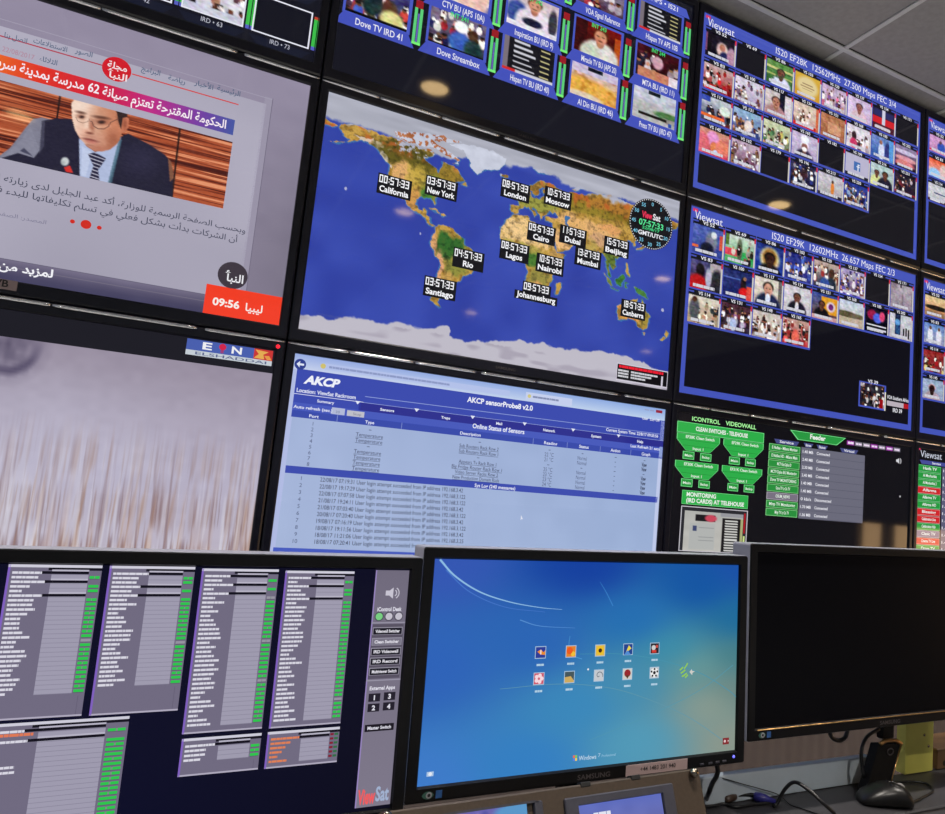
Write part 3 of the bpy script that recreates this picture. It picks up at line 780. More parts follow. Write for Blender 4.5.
# ================================================================= row 2, column D: list of green and red rows
r, S = tv(2, 2, 'wall television cut by the right photo edge showing green and red rows')
S.rect(0, 0, 1, 1, (13, 13, 18), 0)
S.tf = lambda u, v: (.002 + (u - .012) * .945, .101 + (v - .15) * .80)
S.rect(.004, .012, .022, .036, (214, 40, 96), 2)
S.text('Viewsat', .022, .090, .145, .055, (205, 210, 225), 3)
S.poly([(.02, .112), (.20, .112), (.19, .142), (.03, .142)], (70, 76, 150), 1)
S.text('Service', .09, .135, .14, .018, WHITE, 2, bold=.02)
S.rect(.15, .15, .6, .97, (92, 90, 120), 1)
rows = [('Hatfa TV', 0), ('Al Mogharibia', 0), ('Al Mogharibia 2', 0), ('Alfarma', 1), ('Alfarma TV', 0), ('Alfarma HD', 0), ('Blessing', 1), ('Celebration Live', 1), ('Celebration Hub', 0), ('Clasic TV', 2), ('Cinema TV Live', 1), ('Dove TV', 0), ('Dove HD', 1), ('Dunamis', 0)]
for k, (n, t) in enumerate(rows):
    a = .150 + .0565 * k
    c = [(34, 150, 60), (206, 34, 40), (124, 112, 140)][t]
    S.rect(.012, a, .142, a + .052, [(120, 214, 140), (236, 150, 150), (180, 172, 190)][t], 2)
    S.rect(.014, a + .004, .140, a + .048, c, 3)
    S.text(n, .04, a + .034, .118, .022, (232, 238, 236), 4, bold=.02)
    S.text('1.40', .155, a + .036, .20, .020, WHITE, 4, bold=.02)
S.build('screen', M['screen'], r)
def inside(P, x, y):
    r_ = np.zeros(x.shape, bool)
    n = len(P)
    for i in range(n):
        (x0, y0), (x1, y1) = P[i], P[(i + 1) % n]
        if y0 == y1:
            continue
        c = (y0 > y) != (y1 > y)
        r_ ^= c & (x < (x1 - x0) * (y - y0) / (y1 - y0) + x0)
    return r_

# ================================================================= row 1, column A: news page in Arabic
r, S = tv(-1, 1, 'wall television showing an Arabic news page with a man in a suit')
def page(X, Y):
    img = np.asarray((146, 138, 160.))[None, None] * np.ones(X.shape + (3,))
    img = img * (1 - .16 * np.clip((X - .75) / .25, 0, 1) * np.clip(Y * 1.5, 0, 1))[..., None]
    img = mix(img, np.clip((Y - .90) / .1, 0, 1), (52, 48, 78))
    img = mix(img, np.clip((Y - .965) / .035, 0, 1) * .5, (80, 78, 110))
    return img + (vn(X, Y, 30, 20, 3)[..., None] - .5) * 6
S.img(0, 0, 1, 1, 80, 60, page, 0)
# the sheet
u1, v1 = S.at(247, 291)
S.img(.13, .13, S.at(274.8, 85)[0] - .012, .93, 40, 40, lambda X, Y: np.asarray((172, 168, 186.)) + (vn(X, Y, 5, 5, 8)[..., None] - .5) * 10 - 6 * Y[..., None], 1)
ue = S.at(274.8, 85)[0]
S.rect(ue - .016, .10, ue, .955, (152, 146, 166), 1)
S.line([(ue, .10), (ue, .955), (.1, .955)], .0016, (112, 106, 126), 2)
S.line([(ue - .012, .93), (.12, .93)], .0014, (98, 94, 116), 2)
S.line([(.1, .105), (ue, .105)], .0016, (160, 154, 174), 2)
def AR(txt, x0, y0, x1, y1, h, col, L=4, bold=.01):
    S.T(arabic(txt), x0, y0, x1, y1, h, col, L, bold=bold)
GB = (70, 92, 120)
AR('اتصل بنا', 4, 38, 27, 42.5, 5, GB)
AR('الاستطلاعات', 33, 43.5, 67, 51, 5, GB)
AR('الصور', 75, 52, 92, 58, 5, GB)
AR('البرامج', 141, 71, 160, 75, 5, GB)
AR('رياضة', 168, 80, 185, 84, 5, GB)
AR('الأخبار', 194, 85, 213, 89.5, 5, GB)
AR('الرئيسية', 217, 90, 240, 96.5, 5, GB)
vl = (S.at(50, 52)[1] + S.at(200, 92)[1]) / 2
S.line([(.1, vl), (S.at(102, 65)[0], vl)], .0026, (176, 60, 78), 3)
S.line([(S.at(132, 74)[0], vl), (S.at(239, 102)[0], vl)], .0026, (206, 66, 66), 3)
S.T('22/08/2017', 2, 51, 34, 60, 5, (176, 130, 150), 4)
AR('الثلاثاء', 39, 61, 57, 65, 5, GB)
cu, cv = S.at(116.8, 69.5)
S.disc(cu, cv, .0262, (206, 24, 40), 5)
AR('مجلة', 107, 68, 127, 71, 6.5, (240, 225, 228), 6, .02)
AR('النبأ', 106, 78, 127, 80, 6.5, (240, 225, 228), 6, .02)
def band(X, Y):
    k = np.array([0, .35, .52, .66, .78, .9, 1])
    c = np.array([(236, 150, 30), (236, 140, 40), (222, 50, 34), (206, 28, 60), (190, 40, 130), (120, 60, 160), (66, 84, 160)], float)
    return np.stack([np.interp(X, k, c[:, i]) for i in range(3)], -1)
(ub0, vb0), (ub1, vb1) = S.at(0, 57), S.at(235.5, 117)
vb_t = (S.at(0, 58)[1] + S.at(235, 117)[1]) / 2
vb_b = (S.at(0, 76)[1] + S.at(233, 132)[1]) / 2
S.img(.13, vb_t, ub1, vb_b, 60, 3, band, 3)
AR('الحكومة المقترحة تعتزم صيانة 62 مدرسة بمدينة سرت', -12, 67, 226, 126, 9.5, (244, 232, 240), 5, .02)
# the picture: wooden wall and the man in a suit
vt = (S.at(0, 83)[1] + S.at(231, 139)[1]) / 2
vb = (S.at(0, 158)[1] + S.at(225, 209)[1]) / 2
ur = S.at(230, 160)[0]
def wood(X, Y):
    base = np.asarray((170, 80, 48.)) * np.ones(X.shape + (3,))
    a = vn(X, Y + X * .04, 3, 54, 21) * .55 + vn(X, Y, 7, 80, 22) * .45
    img = mix(base, np.clip((a - .5) * 4.5, 0, 1), (70, 22, 18))
    return mix(img, np.clip((.42 - a) * 6, 0, 1), (226, 146, 106))
NAVY, GREY = (33, 31, 52), (124, 124, 142)
def portrait(u0, u1):
    """the news picture, drawn in the photograph's own coordinates"""
    def fn(X, Y):
        U, V = u0 + (u1 - u0) * X, vt + (vb - vt) * Y
        Pw = S.O + U[..., None] * S.w * S.X + V[..., None] * S.h * S.D
        q = (Pw - CAM) @ RM
        x, y = CX - F_PX * q[..., 0] / q[..., 2], CY + F_PX * q[..., 1] / q[..., 2]
        img = wood(np.clip((U - .13) / (ur - .13), 0, 1), Y)
        def poly(pts, c, k=1.0):
            nonlocal img
            m_ = sum(inside(pts, x + dx_, y + dy_).astype(float) for dx_, dy_ in ((-.4, -.2), (.4, .2), (-.2, .4), (.2, -.4))) / 4
            img = mix(img, m_ * k, c)
        def spot(cx, cy, rx, ry, c, k=1.0, rot=.0, soft=1.2):
            nonlocal img
            ca, sa = math.cos(rot), math.sin(rot)
            X_, Y_ = (x - cx) * ca + (y - cy) * sa, -(x - cx) * sa + (y - cy) * ca
            d_ = np.sqrt((X_ / rx) ** 2 + (Y_ / ry) ** 2)
            return np.clip((1 + soft / 2 - d_) / soft, 0, 1) * k, c
        def dab(*a_, clip=None, **k_):
            nonlocal img
            m_, c = spot(*a_, **k_)
            img = mix(img, m_ if clip is None else m_ * clip, c)
        for (xa, ya, xb, yb) in ((61, 90, 57, 118), (180, 128, 172, 196)):      # joints of the panelling
            xl = xa + (y - ya) * (xb - xa) / (yb - ya)
            img = mix(img, np.clip(1.5 - np.abs(x - xl), 0, 1) * .9, (28, 16, 18))
        poly([(-6, 160), (10, 148), (24, 130), (33, 119), (42, 117.5), (70, 124), (80, 140), (84, 190), (-6, 175)], GREY)
        poly([(3, 157), (22, 139), (30, 126), (40, 150), (33, 158)], (140, 140, 158), .5)
        poly([(2, 158), (18, 153), (34, 158), (40, 150), (42, 121), (56, 118.5), (72, 119), (78, 134), (84, 146), (84, 190), (-2, 190)], NAVY)
        poly([(20, 151), (33, 156.5), (24, 148)], (70, 70, 92))
        poly([(42, 121), (45, 120), (44, 146), (39, 154)], (80, 80, 100), .7)
        poly([(118, 138), (128, 133.5), (150, 145), (165, 155), (171, 162), (173, 172), (172, 215), (100, 215), (108, 160)], NAVY)
        dab(140, 160, 18, 14, (46, 44, 70), k=.7)
        poly([(168, 158), (172, 163), (173.5, 178), (170, 182)], (150, 96, 66), .8)
        poly([(79, 138), (92, 147), (110, 147), (121, 137), (118, 154), (107, 190), (80, 190)], (174, 186, 218))
        poly([(82, 146), (92, 152), (86, 176), (81, 176)], (196, 206, 232), .7)
        poly([(119, 139), (122, 140), (110, 190), (106, 190)], (74, 110, 128), .8)
        tie = [(88, 154), (95, 152.5), (106, 158.5), (101, 166), (98, 170), (101, 190), (86, 190), (92, 170), (93.5, 166)]
        poly(tie, (36, 34, 60))
        tm = inside(tie, x, y).astype(float)
        st = np.clip(np.sin((y - .35 * x) * 1.75) * 3 - 1.4, 0, 1)
        img = mix(img, tm * st * .9, (190, 190, 208))
        dab(65, 161.5, 4, 4.2, (200, 206, 206), soft=.5); dab(63, 163, 2, 2, (150, 160, 160), k=.6)
        poly([(64, 167.5), (70, 165.5), (73, 173), (66, 172)], (206, 50, 44))
        # neck, head
        poly([(86, 140), (119, 130), (120, 140), (110, 149), (95, 152), (86, 146)], (150, 88, 66))
        head = [(71.5, 103), (76, 98), (90, 92), (118, 96), (122, 110), (125, 122), (121, 136), (117, 144), (110, 149.5), (102, 151.5), (94, 150.5), (86, 145), (80, 138), (75, 130), (72, 118)]
        hm = sum(inside(head, x + dx_, y + dy_).astype(float) for dx_, dy_ in ((-.5, -.3), (.5, .3), (-.3, .5), (.3, -.5))) / 4
        t_ = np.clip((x - 72) / 50, 0, 1)[..., None]
        img = img * (1 - hm[..., None]) + hm[..., None] * (np.array([240, 210, 190.]) * (1 - t_) + np.array([182, 108, 76.]) * t_)
        dab(116, 128, 10, 14, (206, 132, 100), k=.75, clip=hm); dab(84, 106, 12, 6, (246, 226, 212), k=.7, clip=hm)
        dab(106, 108, 14, 5, (206, 140, 108), k=.5, clip=hm)
        dab(121, 116, 4, 8, (120, 70, 54), k=.55, clip=hm)
        dab(80, 136, 5, 8, (236, 190, 168), k=.7, clip=hm)
        dab(97, 149, 12, 4, (176, 106, 84), k=.8, clip=hm)
        dab(94, 141, 12, 7, (200, 138, 116), k=.5, clip=hm)
        dab(113, 140, 6, 9, (150, 84, 62), k=.6, clip=hm)
        # ear and the dark hair behind the temple
        poly([(121, 118.5), (126, 116), (129, 119), (128.5, 127), (125, 133), (121, 133)], (196, 116, 86))
        dab(125, 124, 1.8, 4.5, (146, 78, 58), k=.8)
        poly([(114, 106.5), (121, 108.5), (127, 112.5), (127.5, 117), (123, 118), (121, 129), (118.5, 122), (117, 113)], (48, 32, 32))
        # brows, eyes, nose, mouth
        dab(81, 112.6, 5, 1.3, (96, 62, 52), k=.85, rot=.22); dab(101.5, 117.6, 8, 1.5, (92, 56, 46), k=.9, rot=.16)
        dab(81, 116.6, 4.2, 2.2, (150, 96, 78), k=.8, rot=.2); dab(81.8, 117, 2.2, 1.3, (52, 32, 32), k=.95)
        dab(101.5, 122, 6.4, 2.9, (150, 90, 70), k=.8, rot=.15); dab(101.6, 122.2, 3.2, 1.6, (48, 30, 30), k=.95)
        dab(104.5, 126.5, 5, 1.5, (226, 168, 140), k=.5)
        dab(86.5, 124, 2.2, 8, (244, 212, 192), k=.8, rot=.12); dab(92, 126, 2.6, 6, (166, 98, 76), k=.75, rot=-.1)
        dab(86.5, 131.5, 4, 2.6, (226, 170, 146), k=.9); dab(89.5, 133.2, 3.6, 1.2, (120, 66, 54), k=.9, rot=.15)
        dab(90, 136.3, 7, 1.6, (190, 130, 110), k=.6, rot=.2)
        dab(90.5, 140, 7.4, 1.25, (126, 62, 58), k=.95, rot=.22); dab(91, 142.2, 5.6, 1.5, (196, 118, 104), k=.8, rot=.22)
        dab(89.5, 145.2, 4, 1, (156, 96, 78), k=.6, rot=.2)
        # spectacles
        def stroke(pts, wd, c, k=1.0):
            nonlocal img
            m_ = np.zeros(x.shape)
            for (xa, ya), (xb, yb) in zip(pts[:-1], pts[1:]):
                L2 = (xb - xa) ** 2 + (yb - ya) ** 2
                tt = np.clip(((x - xa) * (xb - xa) + (y - ya) * (yb - ya)) / L2, 0, 1)
                d_ = np.hypot(x - xa - tt * (xb - xa), y - ya - tt * (yb - ya))
                m_ = np.maximum(m_, np.clip(1.2 - d_ / wd, 0, 1))
            img = mix(img, m_ * k, c)
        stroke([(92, 121.5), (93.5, 126), (98, 128.8), (104, 129), (108.5, 126.5), (110.5, 122.5), (119, 118.5)], .55, (84, 54, 50), .85)
        stroke([(92, 121.5), (89.5, 121)], .5, (84, 54, 50), .7)
        stroke([(76, 117.5), (78, 121.5), (83, 123), (88, 121.5), (89.5, 119)], .5, (120, 84, 74), .6)
        return img + (vn(X, Y, 90, 60, 5)[..., None] - .5) * 10
    return fn
S.img(.13, vt, .425, vb, 60, 90, lambda X, Y: wood(X * (.425 - .13) / (ur - .13), Y), 2)
S.img(.425, vt, ur, vb, 280, 190, portrait(.425, ur), 2)
INK = (58, 62, 82)
AR('وبحسب الصفحة الرسمية للوزارة، أكد عبد الجليل لدى زيارته ل', -8, 178, 245, 234, 6.4, INK, 4, .004)
AR('أن الشركات بدأت بشكل فعلي في تسلم تكليفاتها للبدء في', -12, 189, 237, 243, 6.4, INK, 4, .004)
AR('المصدر: الصفحة', -8, 214, 46, 224, 4, (120, 118, 142), 4, 0)
for (x, y, rr) in ((72.5, 221.5, .0042), (86, 224.5, .0092), (99.3, 227.8, .0042)):
    S.disc(*S.at(x, y), rr, (206, 44, 34), 4)
S.disc(*S.at(232.8, 275.5), .030, (62, 54, 64), 4)
AR('النبأ', 224, 281, 243, 283, 8, (235, 235, 240), 5, .02)
(ua, va), (ub, vb2) = S.at(205.5, 292), S.at(282, 324)
S.rect(ua, .888, 1, 1, (240, 60, 34), 4)
S.T('09:56', 212, 305, 239, 308.5, 7.5, (246, 236, 230), 5, bold=.03)
AR('ليبيا', 245, 311, 262, 313, 7.5, (246, 236, 230), 5, .02)
AR('لمزيد من ا', -10, 270, 53, 275, 8, (240, 240, 246), 5, .03)
S.build('screen', M['screen'], r)
tagm = MB()
lab = [at_y(-14, 277, -.0068), at_y(18, 281.5, -.0068), at_y(18, 292, -.0068), at_y(-14, 288, -.0068)]
x1_, z0_, z1_ = lab[1][0], lab[2][2], lab[1][2]
ox, oz = -PX_, Z0
tagm.box(x1_ - .085 - ox, -.0064, z0_ - oz + .001, x1_ - ox, -.0054, z1_ - oz, .0003)
lb = tagm.build('sticker', M['label'], r); lb['label'] = 'beige paper sticker lettered WB'
co, F = glyphs('WB', .02)
s = MB(); k = .0135 / .7
s.add([(x1_ - .045 - ox + p[0] * k, -.0067, z0_ - oz + .006 + p[1] * k) for p in co], F)
s.build('lettering', M['ink'], lb)

# ================================================================= row 2, column A: pale reed picture
r, S = tv(-1, 2, 'wall television showing a pale picture of dry reeds below a blue logo')
S.rect(0, 0, 1, 1, (20, 18, 28), 0)
def reeds(X, Y):
    img = np.asarray((150, 140, 158.)) * (1 - Y[..., None]) + np.asarray((198, 190, 204.)) * Y[..., None]
    img = mix(img, np.clip(1 - np.abs(Y - .45) * 2.6, 0, 1) * .6, (186, 182, 206))
    img = mix(img, np.clip(1 - np.abs(X - .62) * 4, 0, 1) * np.clip(1 - np.abs(Y - .4) * 2.5, 0, 1) * .4, (196, 194, 214))
    for sx, sd, c, amt in ((90, 2, (160, 136, 136), .64), (150, 3, (184, 156, 140), .64), (60, 4, (206, 202, 214), .58), (220, 6, (126, 100, 104), .62), (340, 7, (120, 92, 92), .66), (280, 8, (214, 212, 224), .62), (400, 10, (160, 124, 106), .68)):
        a = vn(X + .004 * np.sin(Y * 4 + sd), Y, sx, 5, sd)
        a = np.clip((a - amt) * 5, 0, 1) * np.clip((Y - .25) * 1.5, 0, 1)
        img = mix(img, a * .75, c)
    img = mix(img, np.clip((Y - .5) * 2.5, 0, 1) * .42 * np.clip(vn(X, Y, 90, 3, 9) * 2 - .9, 0, 1), (196, 136, 84))
    d = np.sqrt(((X - .535) / .055) ** 2 + ((Y - .02) / .13) ** 2)
    img = mix(img, np.clip(1.3 - d, 0, 1) * (.35 + .5 * vn(X, Y, 120, 40, 12)), (84, 76, 100))
    img = mix(img, np.clip(1.2 - np.abs(d - .8) * 6, 0, 1) * np.clip(Y * 12, 0, 1) * .7, (70, 62, 90))
    return img + (vn(X, Y, 60, 40, 17)[..., None] - .5) * 6
S.img(0, .092, 1, 1, 640, 80, reeds, 1)
def logo(x, y): return S.at(x, y)
(la, lt), (lb_, lbt) = S.at(187.5, 338), S.at(272, 367)
lt, lm, lbt = .004, .045, .064
S.rect(la, lt, 1 - .004, lm, (70, 92, 172), 2)
S.rect(la, lm, 1 - .004, lbt, (196, 204, 212), 2)
ured = S.at(254.5, 349)[0]
S.rect(ured, lt, 1 - .004, lm, (200, 50, 48), 3)
S.text('E', .858, .036, .876, .026, (236, 236, 240), 3, bold=.03)
S.text('N', .914, .036, .934, .026, (236, 236, 240), 3, bold=.03)
um = .896
S.disc(um, .018, .007, (206, 30, 70), 4); S.rect(um - .003, .018, um + .003, .042, (150, 60, 120), 3)
S.text('ELSHADDAI', .846, .060, .985, .011, (90, 100, 140), 3, bold=.01)
ug = (ured + .996) / 2
S.poly([(ug - .017, .008), (ug + .010, .012), (ug, .024), (ug + .003, .042), (ug - .018, .040), (ug - .009, .024)], (226, 170, 80), 4)
S.poly([(ug + .002, .028), (ug + .012, .026), (ug + .018, .042), (ug + .008, .042)], (226, 150, 70), 4)
S.build('screen', M['screen'], r)
q = at_y(278, 346.5, -.006)
d = MB()
d.lathe([(0.0001, -.0030), (.003, -.0026), (.0044, -.001), (.0044, .0)], 16, 'y', (q[0] + PX_, -.0050, q[2] - (Z0 - PZ_)))
l = d.build('standby_light', M['led'], r, True); l['label'] = 'glowing red standby light'

# ================================================================= row 1, column B: world map with clocks
r, S = tv(0, 1, 'wall television showing a satellite world map with city clock labels')
LAND = dict(
 na=[(-168,66),(-164,61),(-165,60),(-158,58),(-163,55),(-156,57.5),(-152,59),(-150,61),(-145,60),(-138,58),(-133,55),(-130,52),(-124,48),(-124,41),(-121,35),(-117,33),(-112,27),(-110,23.5),(-113,30),(-110,27),(-106,22),(-105,19.5),(-97,16),(-93,15),(-88,13),(-86,10),(-83,8.5),(-80,7.5),(-78,8.5),(-82,9.5),(-83.5,12),(-83.5,15),(-88,16),(-88,20),(-90.5,21),(-91,18.5),(-95,18.5),(-97.5,22),(-97.5,26),(-94,29.5),(-90,29),(-85,30),(-82.8,28),(-81.5,25.3),(-80.2,27),(-81.3,31),(-76,35),(-75.5,38),(-74,40.5),(-70,41.8),(-70,43.5),(-66,45),(-61,46),(-65,48),(-60,50),(-56,52),(-60,55),(-62,58),(-65,60),(-70,61),(-73,62),(-78,62),(-77,58),(-79,54.5),(-80,51.5),(-82,53),(-82,55),(-88,57),(-93,59),(-94,61),(-88,64),(-86,66),(-90,69),(-96,68),(-108,68),(-115,69),(-125,70),(-135,69),(-141,70),(-156,71),(-166,68.5)],
 arc=[(-120,72),(-115,70),(-105,69.5),(-95,70),(-90,71),(-82,70),(-75,68),(-65,66),(-63,64),(-68,62.5),(-62,66.5),(-70,71),(-80,74),(-90,77),(-75,79),(-62,82.5),(-80,83),(-95,81),(-110,78),(-123,75)],
 gl=[(-73,78),(-60,76),(-54,70),(-51,64),(-44,60),(-40,65),(-25,69),(-20,74),(-18,80),(-32,83.5),(-60,82)],
 sa=[(-78,8.5),(-72,12),(-62,10.5),(-57,6),(-51,4),(-50,0),(-44,-2.5),(-37,-5),(-35,-8),(-39,-14),(-40,-20),(-42,-23),(-48,-26),(-50,-30),(-54,-34),(-58,-34.5),(-57,-38),(-62,-39),(-65,-42),(-66,-46),(-69,-51),(-66,-55),(-71,-54),(-75,-50),(-74,-43),(-73.5,-37),(-71.5,-30),(-70,-20),(-76,-14),(-81,-6),(-80,-2),(-79,1.5),(-77,4)],
 af=[(-6,35.5),(10,37),(11,34),(20,31),(25,32),(32,31.3),(34,27.5),(37,21),(39,16),(43,12),(51,12),(48,5),(42,-1),(39,-6),(40.5,-12),(36,-18),(35,-24),(32.5,-28),(28,-33),(20,-35),(18,-33),(15,-27),(12,-18),(13.5,-10),(9,-1),(9.5,4),(5,5.5),(-4,5),(-8,4.5),(-13,8.5),(-17,14.5),(-16.5,21),(-13,27.5),(-9.5,31)],
 md=[(49.5,-12.5),(50.3,-16),(47,-25),(44,-24),(44,-17)],
 eu=[(-9,37),(-9.5,43),(-2,43.5),(-1.5,46.5),(-4.5,48.5),(2,51),(5,53.5),(8.5,54),(8.5,57),(10.5,57.5),(10.5,55),(14,54),(19,54.5),(21,57),(24,58.5),(30,60),(22,60),(21.5,63),(25,65.5),(21,65),(17,61.5),(18.5,60),(16.5,57),(14,55.5),(12.5,56.5),(11,59),(6,58.5),(5,62),(12,66),(18,70),(28,71),(41,67),(34,66.5),(38,64),(44,66.5),(54,68.5),(68,69),(73,72),(80,73),(100,77),(113,74),(130,72),(140,73),(160,70),(180,69),(180,65),(178,63),(170,60),(163,58),(162,55),(157,51),(156,57),(163,61),(155,59),(143,59),(137,54),(141,52),(140,47),(132,43),(128,39.5),(129.5,36),(126.5,34.5),(126,38),(121.5,40),(118,39),(122,37),(119.5,35),(122,31),(121,28),(117,23.5),(110,20.5),(106,20),(109,13),(105,8.7),(100.5,13.5),(99.5,10),(103.5,2),(101,3),(98,9),(97,16.5),(92,21.5),(87,21.5),(80.5,15.5),(80,12),(77.5,8),(73,17),(72.5,21),(69,22),(66.5,25),(57,25.5),(51,28),(48,30),(50,27),(52,24),(56,26),(59.8,22.5),(55,17),(45,12.8),(43,13),(39,21),(35,28),(34.3,31.3),(36,36.5),(28,36.7),(26.5,40),(31,41.2),(38,41),(41.5,42),(37,45.5),(34,44.5),(30.5,46),(28,42),(23,40.5),(23,37),(19.5,41),(14,45),(12.5,44),(18,40.3),(16,38),(12,42),(8.5,44.3),(3.5,43.3),(0,40),(-2,36.8),(-6,36)],
 uk=[(-5,50),(1,51),(0,53),(-2,56),(-3,58.5),(-6,57),(-3,54),(-5,52)], ir=[(-10,52),(-6,52),(-6,55),(-9,54.5)],
 ic=[(-22,64),(-15,64.5),(-15,66.3),(-22,66)], jp=[(130,32),(135,34),(140,35.5),(142,40),(145,43.5),(141.5,45),(140,41),(137,37),(131,34)],
 su=[(95,5.5),(104,-2),(106,-6),(101,-3)], ja=[(105,-6.5),(110,-6.8),(114,-7.6),(114,-8.6),(107,-7.8)], bo=[(109,1),(113,3.5),(117,7),(119,5),(117,0),(115,-4),(110,-3)],
 sl=[(119.5,-5),(120,1),(125,1),(121,-1),(122.5,-4.5)], ng=[(131,-1),(138,-2),(147,-6.5),(150,-10.5),(143,-9),(138,-8),(133,-4)],
 ph=[(120,18),(122,18),(124,13),(126,7),(122,7),(121,13)],
 au=[(114,-22),(122,-18),(129,-15),(136.5,-12),(136,-15.5),(140.5,-17.5),(142.5,-11),(146,-19),(153,-26),(150,-37),(146,-39),(140,-38),(137,-33),(131,-31.5),(124,-33),(115.5,-34.5),(113.5,-26)],
 ta=[(145,-41),(148,-41),(147,-43.5)], nz=[(173,-35),(178,-38),(175,-41.5),(173.5,-39)], n2=[(172.5,-40.5),(174,-42),(170.5,-46),(167,-45.5)],
 ce=[(80,9),(82,7),(80.5,6)], cu=[(-85,22),(-80,23),(-75,20),(-77.5,20)], hi=[(-74,20),(-69,19),(-71,17.8),(-74,18.3)], sv=[(10,79),(25,80.5),(24,77.5),(15,77)],
 ch=[(-181,69),(-170,66),(-173,64.5),(-181,65)], al=[(-163,55),(-168,53),(-174,52),(-168,54)],
 nf=[(-59,48),(-53,47),(-55.5,51.5)], nz1=[(52,71),(57,70.7),(68,76.7),(60,76)])
SEAS = [[(47,45),(51,47),(53,45),(50,40),(53,37),(49,38)], [(-88,47),(-80,46),(-84,43.5),(-88,42)]]
def fbm(X, Y, sx, sy, sd):
    return (vn(X, Y, sx, sy, sd) + .5 * vn(X, Y, sx * 2.1, sy * 2.1, sd + 1) + .25 * vn(X, Y, sx * 4.3, sy * 4.3, sd + 2)) / 1.75
def world(X, Y):
    lo, la_ = X * 360 - 180, 90 - Y * 180
    wob = 1.7
    lo = lo + (fbm(X, Y, 90, 50, 31) - .5) * wob * 2
    la_ = la_ + (fbm(X, Y, 90, 50, 36) - .5) * wob * 1.6
    sea = np.asarray((50, 68, 166.)) + (vn(X, Y, 16, 9, 3)[..., None] - .5) * np.array([14, 16, 18])
    img = sea
    land = np.zeros(X.shape, bool)
    near = np.zeros(X.shape, bool)
    for P in LAND.values():
        land |= inside(P, lo, la_)
        near |= inside(P, lo + 1.1, la_) | inside(P, lo - 1.1, la_) | inside(P, lo, la_ + 1.0)
    for P in SEAS:
        land &= ~inside(P, lo, la_)
    img = mix(img, (near & ~land) * .55, (70, 150, 170))
    n1, n2, n3 = fbm(X, Y, 30, 17, 41), fbm(X, Y, 70, 40, 47), fbm(X, Y, 130, 80, 53)
    col = np.asarray((196, 156, 74.)) * np.ones(X.shape + (3,))
    def zone(img, cx, cy, rx, ry, c, k=1.0):
        d = np.sqrt(((lo - cx) / rx) ** 2 + ((la_ - cy) / ry) ** 2) + (n2 - .5) * 1.1
        return mix(img, np.clip((1.25 - d) * 2.2, 0, 1) * k, c)
    col = mix(col, np.clip((n2 - .5) * 4, 0, 1) * .7, (150, 110, 40))
    col = zone(col, 90, 62, 95, 8, (122, 104, 28)); col = zone(col, 60, 57, 40, 5, (150, 130, 44), .8)
    col = zone(col, 110, 66, 60, 6, (186, 122, 50), .8)
    col = zone(col, -110, 58, 34, 10, (92, 84, 26)); col = zone(col, -70, 52, 14, 6, (140, 116, 40), .8)
    col = zone(col, -84, 38, 12, 9, (110, 130, 44)); col = zone(col, -88, 33, 7, 5, (60, 128, 50), .8)
    col = zone(col, -112, 40, 10, 12, (222, 170, 110)); col = zone(col, -103, 27, 7, 9, (206, 150, 80))
    col = zone(col, -100, 44, 9, 9, (196, 168, 70), .8)
    col = zone(col, -55, -20, 10, 9, (140, 140, 60)); col = zone(col, -71, -25, 3.5, 22, (226, 164, 120)); col = zone(col, -63, -4, 15, 9, (44, 100, 40)); col = zone(col, -78, -4, 3, 9, (222, 166, 110))
    col = zone(col, -62, -35, 7, 9, (196, 156, 84)); col = zone(col, -44, -10, 6, 9, (170, 150, 66))
    col = zone(col, 12, 23, 32, 11, (238, 200, 140)); col = zone(col, 45, 24, 14, 9, (236, 186, 126)); col = zone(col, 20, 1, 13, 6, (70, 120, 46))
    col = zone(col, 5, 9, 18, 4, (170, 160, 74), .8); col = zone(col, 25, -14, 12, 8, (150, 140, 66)); col = zone(col, 22, -25, 8, 7, (222, 166, 100))
    col = zone(col, 42, 7, 7, 7, (190, 150, 84)); col = zone(col, 15, 49, 25, 6, (150, 150, 66)); col = zone(col, 60, 42, 22, 7, (226, 176, 112))
    col = zone(col, 88, 40, 18, 6, (226, 176, 116)); col = zone(col, 90, 33, 14, 5, (206, 160, 120)); col = zone(col, 100, 45, 12, 4, (222, 160, 100))
    col = zone(col, 112, 28, 12, 8, (140, 136, 60)); col = zone(col, 102, 16, 9, 9, (96, 120, 48)); col = zone(col, 78, 20, 8, 9, (186, 160, 84))
    col = zone(col, 114, 0, 14, 8, (60, 124, 50)); col = zone(col, 140, -6, 12, 6, (70, 128, 56)); col = zone(col, 130, -26, 14, 7, (226, 150, 80)); col = zone(col, 147, -28, 6, 10, (160, 140, 60))
    col = zone(col, 16, 64, 12, 6, (170, 130, 60), .8)
    col = col * (.42 + 1.14 * n3[..., None])
    col = mix(col, np.clip((n3 - .55) * 6, 0, 1) * .35, (70, 60, 20))
    red = np.clip((fbm(X, Y, 50, 28, 61) - .52) * 7, 0, 1) * np.clip((la_ - 55) / 8, 0, 1)
    col = mix(col, red * .7, (196, 96, 40))
    wht = np.clip((n3 - .47 + (la_ - 68) * .02) * 9, 0, 1) * np.clip((la_ - 57) / 5, 0, 1) * (lo > -122)
    wht = np.where((lo > 0), np.clip((la_ - 71 + (n1 - .5) * 14) / 4, 0, 1), wht)
    wht = np.where(lo <= -122, np.clip((la_ - 70.5 + (n2 - .5) * 8) / 2, 0, 1), wht)
    ICE = np.asarray((176, 178, 196.)) + (n2[..., None] - .5) * 30
    col = col * (1 - wht[..., None]) + ICE * wht[..., None]
    g = inside(LAND['gl'], lo, la_) | inside(LAND['arc'], lo, la_) & (n3 > .46)
